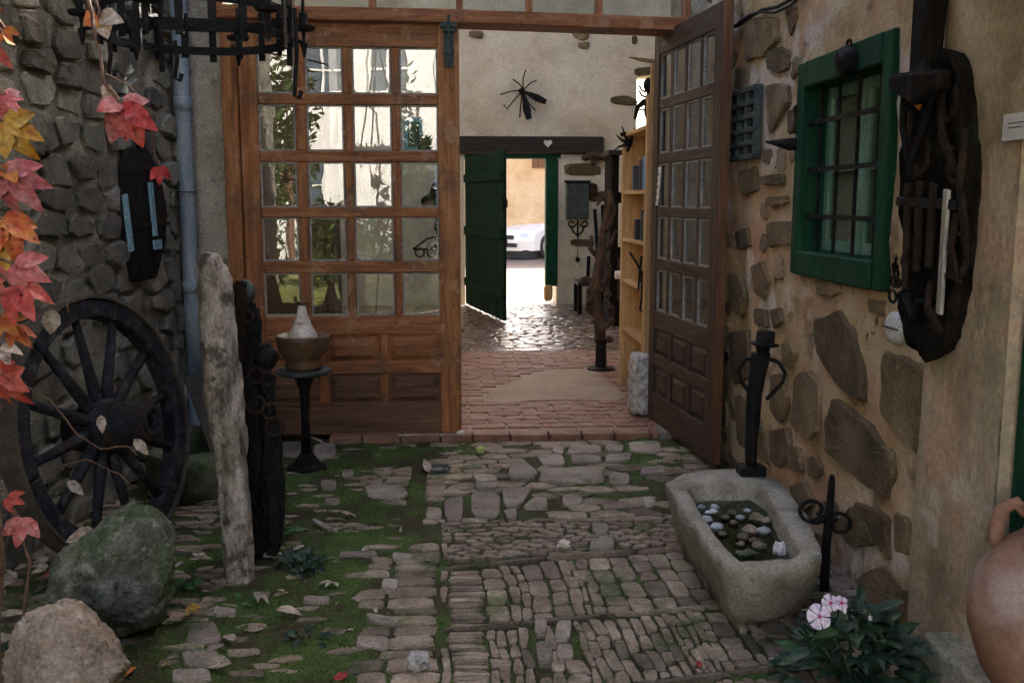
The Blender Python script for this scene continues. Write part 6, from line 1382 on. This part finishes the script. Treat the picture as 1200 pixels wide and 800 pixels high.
# small things seen through the panes of the closed door
zz = FARY-.1
wt = thing('wall_cart_ornament', 'little black iron cart ornament on the end wall seen through the closed door', 'ornament', at(495, 292, Y=zz))
for pth in ([(484, 292), (514, 292)], [(484, 292), (500, 280), (514, 276)], [(510, 270), (511, 256)], [(511, 292), (512, 256)]): MB().tube([at(x, y, Y=zz) for x, y in pth], .014, 5).build('rod', M['iron'], wt)
for x in (492, 506): MB().ring(at(x, 296, Y=zz), .06, .012, (0, 1, 0), 14, 5).build('wheel', M['iron'], wt)
dg = thing('wall_dog_ornament', 'black iron dog cut-out on the end wall seen through the closed door', 'ornament', at(502, 232, Y=zz))
m_ = MB(); dq = [(p_.x, p_.z) for p_ in (at(x, y, Y=zz) for x, y in ((494, 240), (493, 234), (497, 230), (503, 228), (506, 216), (510, 212), (513, 216), (511, 226), (512, 240), (508, 240), (507, 232), (502, 233), (497, 236)))]
vs = [V((x, zz, z)) for x, z in dq]+[V((x, zz+.1, z)) for x, z in dq]; n = len(dq); m_.add(vs, [tuple(range(n)), tuple(range(2*n-1, n-1, -1))]+[(k, (k+1) % n, n+(k+1) % n, n+k) for k in range(n)]); m_.build('silhouette', M['iron'], dg)
pk = thing('grey_picture', 'grey picture on the end wall seen through the closed door', 'picture', at(484, 158, Y=zz)); a_, b_ = at(473, 138, Y=zz), at(496, 176, Y=zz)
MB().lim((a_.x, zz+.06, b_.z), (b_.x, FARY+.01, a_.z)).build('frame', M['blue_paint'], pk, bevel=.01); MB().lim((a_.x+.05, zz+.05, b_.z+.05), (b_.x-.05, zz+.062, a_.z-.05)).build('sheet', M['verdigris'], pk)
# ================================================================== the car in the street
g0 = at(640, 305, Z=0); cy_ = g0.y+.3; cxr = at(600, 305, Y=cy_).x
car = thing('parked_car', 'white car parked across the street beyond the green door', 'car', (cxr, cy_+1, 0))
th = R(54)   # the nose points to the left and towards us
cm = Matrix.Translation((at(620, 300, Y=cy_).x, cy_, 0)) @ Matrix.Rotation(th, 4, 'Z')
def cpt(x, y, z): return cm @ V((x, y, z))   # local: +x back along the car, y across (0 near side .. 1.7), z up
prof = [(-.02, .2), (-.06, .46), (.0, .66), (.12, .74), (.6, .86), (1.05, .96), (1.75, 1.4), (2.6, 1.46), (3.3, 1.36), (3.95, 1.0), (4.15, .9), (4.2, .4), (4.1, .2)]
m_ = MB(); vs = []; n = len(prof); cols_ = (0, .12, .45, .85, 1.25, 1.58, 1.7)
for j, y in enumerate(cols_):
    e_ = abs(y-.85)/.85; 
    for (x, z) in prof:
        k = 1 if z < .8 else 1-.0
        yy = .85+(y-.85)*(1-(.16*max(0, z-.9)/.5)); xx = x+(.28*e_**3 if x < 1 else -.15*e_**3 if x > 3.5 else 0); vs.append(cpt(xx, yy, z-.05*e_**4*(z > .5)))
fs = [(j*n+i, j*n+i+1, (j+1)*n+i+1, (j+1)*n+i) for j in range(len(cols_)-1) for i in range(n-1)]+[(j*n+n-1, j*n, (j+1)*n, (j+1)*n+n-1) for j in range(len(cols_)-1)]+[tuple(range(n)), tuple(range(len(cols_)*n-1, (len(cols_)-1)*n-1, -1))]
m_.add(vs, fs).build('body', M['car_paint'], car, smooth=False, bevel=.03, segs=2)
for y in (.0, 1.55):
    for x in (.85, 3.35):
        ax = (cm.to_3x3() @ V((0, 1, 0)))
        wh_ = MB().lathe([(.19, -.02), (.3, -.02), (.31, .03), (.31, .13), (.3, .17), (.19, .17)], cpt(x, y, .31), 22, ax).build('wheel', M['rubber'], car, smooth=True)
        MB().lathe([(.0, -.025), (.19, -.024), (.19, .1), (0, .1)], cpt(x, y, .31), 18, ax).build('rim', M['steel'], wh_)
for y in (.22, 1.48): MB().blob(cpt(.03+.1, y, .62), (.12, .17, .06), 3, .03, 1, 2).build('headlight', M['lamp_glass'], car, smooth=True)
MB().box(cpt(-.04, .85, .56), (.06, .8, .1), cm.to_3x3()).build('grille', M['rubber'], car, bevel=.01)
MB().box(cpt(-.045, .85, .36), (.06, 1.0, .1), cm.to_3x3()).build('air_intake', M['rubber'], car, bevel=.01)
MB().box(cpt(2.05, .85, .12), (3.9, 1.5, .22), cm.to_3x3()).build('underbody_shade', M['rubber'], car)  # dark box for the underside and the shadow beneath the car
m_ = MB(); m_.add([cpt(1.12, .2, .985), cpt(1.12, 1.5, .985), cpt(1.72, 1.38, 1.385), cpt(1.72, .32, 1.385)], [(0, 1, 2, 3)]); m_.v = [v+V((-.015, -.01, .02)) for v in m_.v]; m_.build('windscreen', M['glass'], car)
